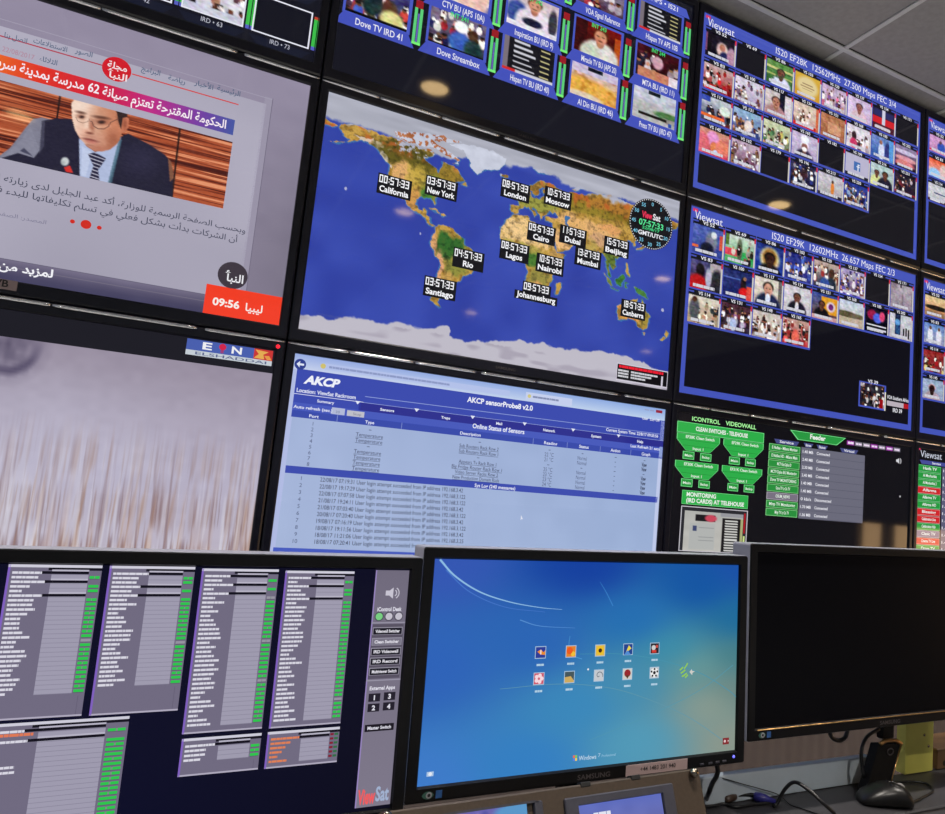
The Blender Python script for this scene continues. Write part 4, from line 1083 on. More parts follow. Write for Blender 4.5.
    col = np.where((inside(LAND['arc'], lo, la_) & ~g)[..., None], np.asarray((176, 110, 70.)) + (n2[..., None] - .5) * 60, col)
    col = np.where(g[..., None], np.asarray((196, 200, 216.)) + (n2[..., None] - .5) * 20, col)
    mt = ((np.abs(lo + 145 - (la_ < 62) * 8) < 14) & (np.abs(la_ - 61) < 2.2)) | ((lo > -140) & (lo < -122) & (np.abs(la_ - (52 + (-128 - lo) * .8)) < 2.4))
    col = mix(col, mt * np.clip((n2 - .35) * 3, 0, 1) * .8, (226, 214, 206))
    img = np.where(land[..., None], col, img)
    # polar pack ice and Antarctica
    edge = np.interp(lo, [-180, -168, -155, -125, -110, -70, -62, -50, -30, -15, 5, 30, 50, 70, 110, 150, 180], [69, 68.5, 70, 69, 66.5, 65, 68, 74, 70, 73, 79, 76, 72, 72, 74, 71, 69]) + (n1 - .5) * 5
    img = mix(img, np.clip((la_ - edge) / 2.2, 0, 1) * ~land, (172, 174, 188))
    img = img + (vn(X, Y, 12, 60, 77)[..., None] - .5) * 22 * np.clip((la_ - 72) / 4, 0, 1)[..., None]
    ant = np.interp(lo, [-180, -160, -150, -120, -100, -80, -68, -60, -55, -62, -40, -20, 0, 30, 60, 80, 100, 130, 150, 165, 172, 180],
                    [-78, -78.5, -76, -74, -73, -73, -70, -67, -69, -74, -78, -74, -70, -69, -67, -68, -66, -66.5, -68, -71, -77, -78])
    img = mix(img, np.clip((ant - la_ + (n1 - .5) * 6) / 1.2, 0, 1), np.array((190, 186, 198.)))
    sm = np.clip((vn(X, Y, 22, 40, 71) - .6) * 4, 0, 1) * (la_ < -76)
    img = mix(img, sm * .35, (130, 120, 140))
    isl = ((lo + 157) ** 2 + (la_ - 20) ** 2 < 1.6) | ((lo + 91) ** 2 + (la_ - 0) ** 2 < 1.3) | ((lo - 168) ** 2 + (la_ + 17) ** 2 < 3)
    img = mix(img, isl * .8, (206, 206, 216))
    return img
S.img(0, 0, 1, 1, 640, 360, world, 0)
def clock(x, y, t, n, w=31):
    u, v = S.at(x, y)
    hw = .041 if n != 'Johannesburg' else .062
    S.rect(u - .041, v - .045, u + .041, v + (.044 if n != 'Johannesburg' else .004), (14, 14, 20), 2)
    if n == 'Johannesburg':
        S.rect(u - hw, v + .004, u + hw, v + .044, (14, 14, 20), 2)
    # seven-segment digits
    seg = {'0': 'abcdef', '1': 'bc', '2': 'abged', '3': 'abgcd', '4': 'fgbc', '5': 'afgcd', '6': 'afgedc', '7': 'abc', '8': 'abcdefg', '9': 'abcdfg'}
    k = .0108
    a, ht = u - .0375, .034
    t0 = v - .039
    for ch in t:
        if ch == ':':
            for q in (.3, .65):
                S.rect(a + .0005, t0 + ht * q, a + .0028, t0 + ht * q + .0045, (240, 240, 244), 4)
            a += .0045
            continue
        c = a + k * .8
        P = {'a': (a, t0, c, t0 + .0055), 'd': (a, t0 + ht - .0055, c, t0 + ht), 'g': (a, t0 + ht / 2 - .0027, c, t0 + ht / 2 + .0027),
             'f': (a, t0, a + .0024, t0 + ht / 2), 'b': (c - .0024, t0, c, t0 + ht / 2), 'e': (a, t0 + ht / 2, a + .0024, t0 + ht), 'c': (c - .0024, t0 + ht / 2, c, t0 + ht)}
        for g in seg[ch]:
            S.rect(*P[g], (240, 240, 244), 4)
        a += k
    S.text(n, u - hw + .006, v + .033, u + hw - .006, .0255, (240, 240, 244), 4, bold=.03, keep=len(n) < 7)
for a in ((394.5, 187, '00:57:33', 'California'), (441.5, 188.5, '03:57:33', 'New York'), (515.5, 191, '08:57:33', 'London'), (558, 198.5, '10:57:33', 'Moscow'),
          (541.5, 234, '09:57:33', 'Cairo'), (573, 236.5, '11:57:33', 'Dubai'), (514.5, 252, '08:57:33', 'Lagos'), (550, 265, '10:57:33', 'Nairobi'),
          (588, 258.5, '13:27:33', 'Mumbai'), (616.5, 247.5, '15:57:33', 'Beijing'), (468.5, 260, '04:57:33', 'Rio'), (440, 288.5, '03:57:33', 'Santiago'),
          (536.5, 293, '09:57:33', 'Johannesburg'), (633.3, 310, '18:57:33', 'Canberra')):
    clock(*a)
cu, cv = S.at(651.2, 224.3)
RD = .076
S.disc(cu, cv, RD, (14, 14, 20), 2, 60)
for k in range(60):
    a = math.radians(6 * k)
    S.disc(cu + (RD - .003) / W * math.sin(a), cv - (RD - .003) / H * math.cos(a), .0019, (214, 214, 220), 3, 8)
for k in range(12):
    a = math.radians(30 * k)
    pu, pv = cu + RD * .80 / W * math.sin(a), cv - RD * .80 / H * math.cos(a)
    S.text(str(5 * k), pu - .007, pv + .010, pu + .007, .019, (120, 196, 226), 3, keep=True, bold=.01)
S.text('View', cu - .034, cv - .026, cu + .002, .032, (226, 50, 84), 4, bold=.04)
S.text('Sat', cu + .004, cv - .026, cu + .030, .032, (226, 226, 232), 4, bold=.03)
S.text('07:57:33', cu - .042, cv + .016, cu + .042, .031, (90, 226, 150), 4, bold=.02)
S.text('22/08/17', cu - .030, cv + .034, cu + .030, .014, (70, 206, 130), 4, bold=.02)
S.text('GMT/UTC', cu - .042, cv + .066, cu + .042, .022, (232, 232, 238), 4, bold=.03)
S.rect(.829, .905, 1, .992, (206, 200, 214), 2)
S.rect(.831, .910, .998, .985, (16, 14, 18), 3)
S.dashes(.836, .927, .985, .013, (230, 30, 50), 4, 1)
for k in range(3):
    S.dashes(.834, .945 + .014 * k, .868, .009, (206, 206, 212), 4, 20 + k)
    S.dashes(.876, .945 + .014 * k, .965 - .02 * k, .009, (206, 206, 212), 4, 30 + k)
S.rect(.978, .935, .984, .985, (206, 200, 214), 4)
S.build('screen', M['screen'], r)

# ================================================================= row 2, column B: sensor web page
r, S = tv(0, 2, 'wall television showing a pale blue web page of temperature sensors')
def sheet(X, Y):
    return np.stack([160 - 10 * X + 8 * Y, 176 - 6 * X + 8 * Y, 214 - 4 * X + 4 * Y], -1) + (vn(X, Y, 20, 12, 4)[..., None] - .5) * 6
S.img(0, 0, 1, 1, 60, 30, sheet, 0)
def chrome_bar(X, Y):
    return np.stack([150 + 50 * Y - 10 * X, 170 + 40 * Y, 224 + 12 * Y], -1)
S.img(0, 0, 1, .062, 30, 8, chrome_bar, 1)
HB, HD = (56, 72, 172), (42, 44, 140)
S.rect(0, .058, .010, 1, (176, 186, 226), 1)
S.rect(.008, .058, 1, .19, HB, 2)
S.rect(.062, .022, .52, .046, (178, 192, 232), 2)
S.disc(*S.at(300.3, 364.3), .0125, (44, 60, 140), 3)
bu, bv = S.at(300.3, 364.3)
S.poly([(bu - .008, bv), (bu - .001, bv - .013), (bu - .001, bv - .004), (bu + .008, bv - .004), (bu + .008, bv + .004), (bu - .001, bv + .004), (bu - .001, bv + .013)], (220, 226, 244), 4)
S.dashes(.075, .039, .36, .009, (140, 152, 196), 3, 4)
S.disc(.062, .034, .006, (206, 190, 110), 3)
S.rect(.565, .016, .70, .052, (196, 206, 236), 2); S.dashes(.585, .038, .66, .009, (130, 140, 176), 3, 6); S.disc(.575, .033, .005, (206, 196, 130), 3)
S.rect(.968, .008, .990, .022, (150, 40, 60), 3); S.rect(.93, .012, .945, .018, (150, 160, 200), 3); S.rect(.948, .012, .962, .018, (150, 160, 200), 3)
S.T('AKCP', 303.5, 382.5, 338, 388, 8, (236, 238, 248), 4, bold=.05, slant=.25)
S.T('Location: ViewSat Rackroom', 296.5, 391.5, 355.5, 399.5, 4.0, (226, 230, 246), 4, bold=.02)
S.T('AKCP sensorProbe8 v2.0', 467, 401.5, 532.5, 411, 5.2, (236, 238, 248), 4, bold=.03)
S.line([S.at(365, 396.5), S.at(660, 434)], .0016, (140, 156, 214), 3)
S.T('Current System Time: 22/8/17 09:55:56', 606, 431, 658, 437.5, 3.0, (226, 230, 246), 4, bold=.02)
S.T('User  Log Off', 642, 419.5, 659.5, 421.5, 2.6, (226, 230, 246), 4, bold=.02)
va_, vb_ = S.at(355, 402)[1], S.at(355, 409)[1]
S.rect(.008, .160, .155, .192, HB, 3)
S.rect(S.at(359, 404)[0], .160, 1, .193, HD, 3)
for k, (n, xa, xb, ya) in enumerate((('Sensors', 380, 394, 410.5), ('Traps', 441, 450, 418.5), ('Mail', 496, 502, 424.5), ('Network', 543, 555, 431), ('System', 591, 601, 437), ('Help', 637, 643, 442.5))):
    S.T(n, xa, ya, xb, ya + (xb - xa) * .12, 2.6, (226, 230, 246), 5, bold=.03)
for x, y in ((357.5, 404), (416.5, 411), (472.5, 418), (524.5, 424.5), (573, 430.5), (618.5, 436)):
    u, v = S.at(x, y)[0], .160; S.poly([(u - .006, v - .004), (u + .006, v - .004), (u, v + .010)], (226, 230, 246), 5)
S.T('Summary', 317, 402, 334, 404.5, 2.8, (226, 230, 246), 5, bold=.02)
S.line([(.008, .158), (.16, .158)], .0012, (226, 230, 246), 4)
S.line([(.16, .159), (.999, .159)], .0010, (150, 164, 220), 4)
S.rect(.008, .190, 1, .224, (70, 88, 186), 2)
S.T('Auto refresh (sec.)', 293.5, 407, 332, 413, 3.0, (226, 230, 246), 4, bold=.02)
S.rect(.092, .194, .121, .221, (176, 184, 214), 3); S.T('20', 335.5, 413, 339.5, 413.5, 2.6, (110, 118, 150), 4)
S.rect(.126, .198, .165, .221, (190, 190, 200), 3); S.T('Stop', 353, 415, 361, 416, 2.6, (120, 118, 140), 4)
S.T('Online Status of Sensors', 472.5, 426.5, 524, 435.5, 4.6, (236, 238, 248), 4, bold=.02)
S.T('Last Refresh 21 secs', 630.5, 447, 659.5, 450.5, 2.8, (226, 230, 246), 4, bold=.02)
S.rect(.008, .222, 1, .250, (54, 72, 168), 2)
for n, xa, ya, xb, yb in (('Port', 309, 417, 318.5, 418.5), ('Type', 365, 423, 374, 424.5), ('Description', 460, 434, 480.5, 437), ('Reading', 544, 443.5, 557, 446), ('Status', 579, 447.5, 588.5, 449), ('Action', 610.5, 451, 620, 453), ('Graph', 641.5, 455, 650, 456.5)):
    S.T(n, xa, ya, xb, yb, 3.0, (226, 230, 246), 4, bold=.02)
for x, y in ((337, 420), (401.5, 427), (533, 443), (567, 447), (600, 451), (630.5, 455)):
    u = S.at(x, y)[0]; S.rect(u - .0008, .223, u + .0008, .249, (120, 136, 200), 3)
TX = (84, 92, 124)
rowv = [.276 + .0229 * k for k in range(8)]
u_port, u_type, u_desc, u_read, u_stat, u_act, u_gr = [S.at(*q)[0] for q in ((311, 440), (369, 440), (479, 450), (549, 456), (582, 460), (615, 466), (644, 467))]
desc = ['-', 'Sub Routers Rack Row 2', 'Sub Routers Rack Row 1', '-', 'Appears Tv Rack Row 1', 'Big Fridge Router Rack Row 1', 'Video Server Racks Row 2', 'New Production Domain Rack']
deg = ['', '22 \u00b0C', '21 \u00b0C', '', '25 \u00b0C', '23 \u00b0C', '23 \u00b0C', '24 \u00b0C']
for k in range(8):
    v = rowv[k]
    S.text(str(k + 1), u_port - .004, v, u_port + .004, .015, TX, 3, keep=True)
    if desc[k] == '-':
        for u in (u_type, u_desc, u_read, u_stat, u_act, u_gr):
            S.rect(u - .003, v - .009, u + .003, v - .006, TX, 3)
        continue
    S.text('Temperature', u_type - .031, v, u_type + .031, .0155, (50, 54, 84), 3)
    S.rect(u_type - .031, v + .003, u_type + .031, v + .0045, (50, 54, 84), 3)
    hw = len(desc[k]) * .00235
    S.text(desc[k], u_desc - hw, v, u_desc + hw, .0155, (50, 54, 84), 3)
    S.rect(u_desc - hw, v + .003, u_desc + hw, v + .0045, (50, 54, 84), 3)
    S.text(deg[k], u_read - .013, v, u_read + .013, .018, TX, 3)
    S.text('Normal', u_stat - .014, v, u_stat + .014, .018, TX, 3)
    S.rect(u_act - .002, v - .009, u_act + .002, v - .006, TX, 3)
    S.text('View', u_gr - .0085, v, u_gr + .0085, .020, (30, 32, 60), 3, bold=.02)
S.rect(.010, .441, .994, .470, (58, 74, 172), 2)
S.T('Sys Log (240 messages)', 474.5, 486, 515, 491, 3.4, (226, 230, 246), 4, bold=.02)
logs = ['22/08/17 07:19:31', '22/08/17 19:17:29', '22/08/17 07:07:58', '21/08/17 19:24:11', '21/08/17 07:03:40', '20/08/17 07:20:40', '19/08/17 07:16:19', '18/08/17 19:11:56', '18/08/17 11:21:06', '18/08/17 07:20:41']
ips = ['42', '122', '122', '42', '122', '42', '122', '42', '25', '121']
for k in range(10):
    y0 = 481 + 6.85 * k
    v = (S.at(320 - .6 * k, y0)[1] + S.at(465, y0 + 12 - .45 * k)[1]) / 2
    un, u0, u1 = S.at(301 - .7 * k, y0)[0], S.at(320 - .63 * k, y0)[0], S.at(465, y0 + 12)[0]
    S.text(str(k + 1), un - .004, v, un + .004, .015, TX, 3, keep=True)
    S.text(logs[k] + ' User login attempt succeeded from IP address 192.168.3.' + ips[k], u0, v, u1 - (.006 if len(ips[k]) < 3 else 0), .0165, (60, 66, 92), 3, bold=.004)
u, v = S.at(521, 515)
S.poly([(u, v), (u + .006, v + .018), (u + .002, v + .018), (u, v + .024)], (226, 228, 240), 4)
S.rect(.006, .757, .994, .79, (72, 92, 190), 2)
S.rect(.988, .06, 1, .95, (190, 200, 232), 2); S.rect(.989, .19, .999, .24, (140, 160, 214), 3)
S.build('screen', M['screen'], r)

# ================================================================= the room
ZC = Z0 + 0.68
YW = 0.0905
m = MB(); m.box(-3.2, YW, 0, 4.6, YW + .12, ZC)
struct(m.build('wall_back', M['wall']))
m = MB(); m.box(-3.2, -6.0, -.08, 4.6, YW + .12, -.001)
struct(m.build('floor', M['carpet']))
m = MB(); m.box(-3.2, -6.0, ZC, 4.6, YW + .12, ZC + .06)
struct(m.build('ceiling', M['tile']))
t, tee_shade = MB(), MB()
def tee_x(y, x0, x1):
    t.box(x0, y - .009, ZC - .007, x1, y + .009, ZC - .0005, .0015)
    tee_shade.box(x0, y - .0132, ZC - .0016, x1, y - .0092, ZC - .0004)  # dark strip painting in the shade beside each tee
for k in range(7):
    tee_x(-.062 - .6 * k, -3.2, 4.6)
for k in range(-8, 6):
    x = 1.605 + .6 * k
    t.box(x - .009, -6.0, ZC - .006, x + .009, YW, ZC - .0004, .0015)
struct(t.build('trim_1', M['tee']))
struct(tee_shade.build('tee_shade_strip', M['hole']))
for (x, y, lb) in ((.504, -1.029, 'round ceiling downlight mirrored in the dark lower part of the small channel pictures television'),
                   (2.357, -1.037, 'round ceiling downlight mirrored in the television headed IS20 EF28K'),
                   (.768, -2.476, 'round ceiling downlight mirrored in the Pacific Ocean of the world map'),
                   (2.654, -2.512, 'round ceiling downlight mirrored at the right side of the world map, below the clock dial'),
                   (-1.35, -1.03, 'round ceiling downlight out of view to the left, in front of the Arabic news page'),
                   (-1.1, -2.48, 'round ceiling downlight out of view behind the camera to the left'),
                   (1.958, -4.61, 'round ceiling downlight mirrored faintly low in the ocean west of Africa on the map'),
                   (4.032, -4.807, 'round ceiling downlight mirrored faintly below Australia on the map')):
    root = thing('ceiling_downlight', (x, y, ZC), lb, 'ceiling light', 'ceiling downlights')
    a = MB(); a.lathe([(.055, -.0005), (.073, -.001), (.073, -.005), (.067, -.009), (.056, -.009), (.053, -.004)], 40); a.build('trim_ring', M['ring'], root, True)
    a = MB(); a.lathe([(.0545, -.001), (.0545, -.0055), (.001, -.0065)], 40); a.build('diffuser', M['lamp'], root, True)
    sp = bpy.data.lights.new('downlight_beam', 'SPOT')
    sp.energy = 175; sp.color = (1.0, .93, .85); sp.spot_size = math.radians(100); sp.spot_blend = .45; sp.shadow_soft_size = .05
    so = bpy.data.objects.new('downlight_beam', sp); so.location = (0, 0, -.012); so.parent = root; COL.objects.link(so)

# side wall at the right with a warm lit window (mirrored in the lower television)
WX = 4.6
YA, YB, ZA, ZB_ = -2.44, -1.30, .45, 1.27
m = MB()
m.box(WX, -6.0, 0, WX + .12, YA, ZC); m.box(WX, YB, 0, WX + .12, YW + .12, ZC)
m.box(WX, YA, 0, WX + .12, YB, ZA); m.box(WX, YA, ZB_, WX + .12, YB, ZC)
struct(m.build('wall_right', M['wall']))
m = MB(); m.box(WX + .05, YA, ZA, WX + .06, YB, ZB_)
struct(m.build('window_1', M['litpane']))
m = MB()
for (a, b) in ((YA, YA + .05), (-2.17, -2.09), (YB - .05, YB)):
    m.box(WX - .012, a, ZA + .04, WX + .049, b, ZB_ - .04)
m.box(WX - .013, YA, ZA, WX + .0495, YB, ZA + .05); m.box(WX - .013, YA, ZB_ - .05, WX + .0495, YB, ZB_)
struct(m.build('trim_2', M['frame']))

# ================================================================= desk
ZD = Z0 - 1.42
root = thing('desk', (.4, -.95, 0), 'dark grey desk that carries the three monitors and the mouse', 'desk')
def loc(mb): return mb
dx, dy = .4, -.95
YF = -.805
d = MB(); d.box(-1.9 - dx, YF - dy, ZD - .028, 2.6 - dx, -.661 - dy, ZD, .003)
d.build('desktop', M['desk'], root)
d = MB(); d.box(-1.9 - dx, -1.30 - dy, ZD - .030, 2.6 - dx, YF - .008 - dy, ZD - .002, .003)
d.build('front_desktop', M['desk'], root)['label'] = 'front part of the desktop, beyond a dark joint'
d = MB(); d.box(-1.9 - dx, YF - .0085 - dy, ZD - .028, 2.6 - dx, YF + .0005 - dy, ZD - .006)
d.build('joint_strip', M['deskedge'], root)
d = MB(); d.box(-1.9 - dx, -.677 - dy, .0005, 1.112 - dx, -.661 - dy, .0495, .0015)
UP = d
for x in (-1.8, .3, 2.5):
    d = MB(); d.box(x - .02 - dx, -1.24 - dy, 0, x + .02 - dx, -.70 - dy, ZD - .0305, .003)
    d.build('leg', M['deskedge'], root)

ub_ = thing('desk_upstand', (dx, dy, ZD), 'pale grey low board standing along the back edge of the dark desk', 'board')
UP.build('board', M['upstand'], ub_)

# ================================================================= monitors
MR = Euler((-.0373, -.0141, -.0252), 'XYZ')
MRM = np.array(MR.to_matrix())
MW, MH = .5313, .2989
BZ = .0170                                    # bezel width
def monitor(O, label, MW=.5313, easel=False):
    """O = top left corner of the picture"""
    O = np.array(O)
    cx = O + MRM @ np.array([MW / 2, 0, -MH / 2])
    root = thing('desk_monitor', (cx[0], cx[1] + .05, ZD), label, 'monitor', 'monitors in a row on the desk')
    def put(o):
        o.location = Vector(O) - root.location
        o.rotation_euler = MR
        return o
    b = MB()
    b.frame(-BZ, -MH - BZ - .003, MW + BZ, BZ - .001, [(0, 0, 0, .020), (0, 0, 0, -.003), (.0012, .0012, .0012, -.0048), (BZ - .002, BZ - .003, BZ + .001, -.0048), (BZ, BZ - .001, BZ + .003, .0004), (BZ, BZ - .001, BZ + .003, .020)], r=.004)
    bez = put(b.build('bezel', M['monblack'], root))
    k = MB()
    k.frame(-BZ - .0006, -MH - BZ - .0036, MW + BZ + .0006, BZ - .0004, [(0, 0, 0, .0445), (0, 0, 0, -.0015), (.0004, .0004, .0004, -.0022), (.003, .003, .003, .0445)], r=.004)
    side = put(k.build('side_casing', M['monside'], root)); side['label'] = 'grey side casing'
    k = MB()
    k.box(-BZ + .004, .021, -MH - BZ, MW + BZ - .004, .045, BZ - .004, .004)
    k.box(MW / 2 - .11, .0455, -MH / 2 - .10, MW / 2 + .11, .058, -MH / 2 + .09, .008)
    put(k.build('back_cover', M['monblack'], root))
    co, F = glyphs('SAMSUNG', .015)
    s = MB(); sc = .0068 / .7; mx = co[:, 0].max() / 2
    s.add([(MW / 2 + (p[0] - mx) * sc * 1.25, -.0051, -MH - .0148 + p[1] * sc) for p in co], F)
    put(s.build('lettering', M['lettering'], bez)).location = (0, 0, 0)
    bpy.data.objects[s_name(root, 'lettering')].rotation_euler = (0, 0, 0)
    # eye shaped and blue stickers at the lower left
    zc = -MH - .0105
    e = MB(); e.add([(.014 + .0085 * math.cos(a) * (1 if abs(math.cos(a)) > .98 else .92), -.0052, zc + .005 * math.sin(a) * abs(math.sin(a)) ** .4) for a in np.linspace(0, 2 * math.pi, 25)[:-1]], [tuple(range(24))])
    st = e.build('sticker', M['eyegreen'], bez); st['label'] = 'small green eye shaped sticker'
    e = MB(); e.lathe([(.0001, -.00005), (.0042, 0)], 16, 'y', (.0155, -.0054, zc)); e.build('eye_disc', M['eyewhite'], st)
    e = MB(); e.lathe([(.0001, -.00005), (.0022, 0)], 16, 'y', (.0155, -.0056, zc)); e.build('pupil', M['ink'], st)
    e = MB(); e.box(.0250, -.0053, zc - .005, .0335, -.0049, zc + .005); e.build('sticker', M['stickerblue'], bez)['label'] = 'small blue sticker'
    # neck and foot
    bx = root.location
    nk = MB()
    if easel:
        na, nb = at_y(884, 733, -.705) - np.array(root.location), at_y(896.5, 733, -.705) - np.array(root.location)
        nk.box(na[0], na[1] + .004, .088, nb[0], na[1] + .020, cx[2] - ZD - .02, .003)
    else:
        nk.box(-.022, -.004, .004, .022, .016, cx[2] - ZD - .02, .004)
    nk.build('neck', M['monblack'], root)
    if easel:
        return root, bez, put, Screen(O, MRM @ np.array([1, 0, 0.]), MRM @ np.array([0, 0, -1.]), MW, MH)
    ft = MB(); ft.lathe([(.088, .0005), (.09, .004), (.075, .010), (.02, .014)], 40, 'z', (0, -.012, 0))
    f_ = ft.build('foot', M['monblack'], root, True); f_.scale = (1, .36, 1)
    S = Screen(O, MRM @ np.array([1, 0, 0.]), MRM @ np.array([0, 0, -1.]), MW, MH)
    return root, bez, put, S
def s_name(root, base):
    return [o for o in bpy.data.objects if o.name.startswith(base) and o.parent and o.parent.parent == root][-1].name

def at_plane(x, y, O, n):
    d = ray(x, y); t_ = np.dot(np.array(O) - CAM, n) / np.dot(d, n); return CAM + t_ * d
def buttons(bez, S, xs, y, lit=None):
    for x in xs:
        u, v = S.at(x, y(x))
        b = MB(); b.box(u * MW - .004, -.0056, -v * MH - .0016, u * MW + .004, -.0046, -v * MH + .0016, .0004)
        b.build('button', M['frame'], bez)
    if lit:
        u, v = S.at(*lit)
        b = MB(); b.lathe([(.0001, -.0012), (.0020, -.0008), (.0024, 0)], 14, 'y', (u * MW, -.0048, -v * MH))
        b.build('power_light', M['blueled'], bez, True)['label'] = 'glowing blue power light'

# ---- middle monitor
Bc = np.array([.4034, -.7602, -1.1434 + Z0])
OB = Bc + MRM @ np.array([-MW / 2, 0, MH / 2])
r, bez, put, S = monitor(OB, 'middle desk monitor showing a blue and green login screen with ten small picture icons')
def blue(X, Y):
    pts = [(0, 0, (56, 92, 190)), (.45, .02, (20, 66, 168)), (1, 0, (28, 84, 178)), (0, .5, (48, 104, 196)), (0, 1, (66, 130, 214)), (.3, .4, (44, 106, 192)),
           (.3, .95, (54, 134, 206)), (.62, .30, (36, 116, 190)), (.62, .62, (74, 150, 186)), (.75, .45, (60, 150, 180)), (.85, .12, (16, 88, 172)), (1, .3, (28, 112, 164)), (.85, .55, (116, 164, 160)),
           (1, .5, (72, 132, 140)), (.9, .75, (152, 166, 152)), (1, .95, (150, 160, 146)), (.65, .9, (86, 164, 196)), (.45, .7, (60, 144, 200)), (1, .68, (112, 140, 134))]
    wsum = np.zeros(X.shape); c = np.zeros(X.shape + (3,))
    for (a, b, col) in pts:
        w_ = 1 / (((X - a) ** 2 + (Y - b) ** 2) + .012) ** 1.8
        wsum += w_; c += w_[..., None] * np.array(col)
    return c / wsum[..., None] * .94
S.img(0, 0, 1, 1, 90, 54, blue, 0)
def curve(pts, t0, t1, col, L=1):
    P = spline([(u, v, 0) for u, v in [S.at(*p) for p in pts]], 10)
    S.line([(p[0], p[1]) for p in P], lambda q: t0 + (t1 - t0) * q, col, L)
curve([(440, 559.5), (455, 576), (480, 592), (510, 602), (540, 607.5), (562, 609.5)], .0030, .0005, (140, 186, 226), 2)
curve([(446, 570), (470, 592), (505, 607), (545, 612)], .0016, .0006, (70, 118, 200), 1)
curve([(520, 620), (540, 626), (575, 628)], .0016, .0005, (84, 140, 206), 1)
curve([(600, 582), (606, 592), (613, 606)], .0006, .0016, (60, 130, 200), 1)
curve([(570, 636), (569, 645), (572, 655), (582, 659)], .0008, .0012, (76, 150, 206), 1)
curve([(580, 654), (620, 654), (660, 660), (700, 673), (728, 690), (739, 700)], .0006, .0012, (70, 146, 172), 1)
curve([(500, 689), (560, 684), (610, 688), (650, 700), (690, 718), (728, 744)], .0006, .0010, (96, 150, 168), 1)
curve([(590, 740), (650, 715), (700, 690), (733, 665)], .0006, .0010, (82, 150, 172), 1)
icons = [((540.5, 652.4), (44, 60, 150), 'fish'), ((570.9, 651.4), (226, 132, 44), 'flower'), ((600.1, 650.4), (222, 186, 80), 'sun'), ((628, 649.2), (36, 66, 140), 'kite'), ((654.6, 648.3), (40, 40, 46), 'chess'),
         ((538.8, 678.6), (206, 90, 110), 'blossom'), ((569.3, 677), (70, 86, 90), 'dunes'), ((598.8, 675.4), (196, 200, 206), 'swirl'), ((627.3, 674), (206, 206, 200), 'balloon'), ((654.2, 672.6), (190, 196, 200), 'ball')]
k = MW / MH
for (p, c, n) in icons:
    u, v = S.at(*p)
    a = .0145
    S.rect(u - a - .002, v - (a + .002) * k, u + a + .002, v + (a + .002) * k, (170, 196, 220), 2)
    S.rect(u - a, v - a * k, u + a, v + a * k, c, 3)
    S.dashes(u - .010, v + .064, u + .012, .010, (176, 206, 226), 3, int(p[0]))
    if n == 'fish':
        S.poly([(u - .010, v - .004), (u, v - .014), (u + .009, v), (u + .014, v - .010), (u + .014, v + .012), (u, v + .010)], (236, 140, 40), 4); S.rect(u - .001, v - .012, u + .002, v + .009, (236, 236, 236), 5)
    elif n == 'flower':
        S.disc(u - .004, v - .004, .0052, (236, 90, 30), 4); S.disc(u + .007, v + .012, .0036, (240, 190, 60), 4)
    elif n == 'sun':
        S.disc(u, v, .0064, (236, 190, 40), 4); S.disc(u, v, .0032, (66, 40, 26), 5)
    elif n == 'kite':
        S.poly([(u - .008, v + .018), (u + .002, v - .020), (u + .011, v - .004)], (236, 214, 70), 4); S.poly([(u - .014, v + .028), (u - .002, v + .004), (u + .010, v + .028)], (80, 140, 210), 5)
    elif n == 'chess':
        S.disc(u - .004, v - .004, .0038, (206, 206, 206), 4); S.rect(u - .010, v + .008, u + .006, v + .022, (206, 60, 50), 4); S.disc(u + .007, v - .010, .0024, (206, 80, 70), 5)
    elif n == 'blossom':
        for q in range(5):
            S.disc(u + .0085 * math.cos(q * 1.257), v + .0085 * k * math.sin(q * 1.257), .0030, (246, 214, 222), 4, 10)
    elif n == 'dunes':
        S.poly([(u - a, v + a * k), (u - a, v), (u + .004, v - .004), (u + a, v + .018), (u + a, v + a * k)], (206, 170, 96), 4)
    elif n == 'swirl':
        S.line([(u + q * .0022 * math.cos(q * 1.1), v + q * .0022 * k * math.sin(q * 1.1)) for q in np.linspace(.5, 6, 24)], .0013, (110, 120, 130), 4)
    elif n == 'balloon':
        S.disc(u, v - .004, .0058, (150, 40, 44), 4); S.poly([(u - .006, v + .006), (u + .006, v + .006), (u + .001, v + .022), (u - .001, v + .022)], (90, 60, 40), 5)
    else:
        S.disc(u, v, .0074, (236, 236, 236), 4); S.disc(u, v, .0026, (30, 30, 34), 5)
        for q in range(5):
            S.disc(u + .0105 * math.cos(q * 1.257 - .3), v + .0105 * k * math.sin(q * 1.257 - .3), .0018, (30, 30, 34), 5, 8)
u, v = S.at(684, 671)
for (a, b, c_, d_) in ((-.012, .01, .004, -.006), (-.008, .028, .010, .012), (.0, -.012, .012, -.040), (-.016, -.006, -.004, -.022), (.004, .034, .014, .020)):
    S.line([(u + a, v + b), (u + (a + c_) / 2, v + (b + d_) / 2 + .002), (u + c_, v + d_)], .0022, (150, 206, 70), 3)
S.poly([(u + .020, v + .006), (u + .028, v - .008), (u + .030, v + .002), (u + .040, v + .004), (u + .031, v + .012), (u + .030, v + .024)], (206, 206, 200), 3)
u, v = S.at(574.9, 758)
for i in (0, 1):
    for j in (0, 1):
        S.rect(u - .0065 + .007 * i, v - .013 + .014 * j, u - .0005 + .007 * i, v - .001 + .014 * j, [[(236, 110, 60), (90, 130, 226)], [(130, 206, 80), (246, 206, 70)]][i][j], 3)
S.T('Windows', 578.6, 761, 596, 758, 4.6, (206, 226, 240), 4)
S.T('7', 598, 757, 600.2, 756.6, 3.6, (176, 206, 230), 4)
S.T('Professional', 601.5, 757.5, 615.5, 755, 2.6, (150, 196, 222), 4)
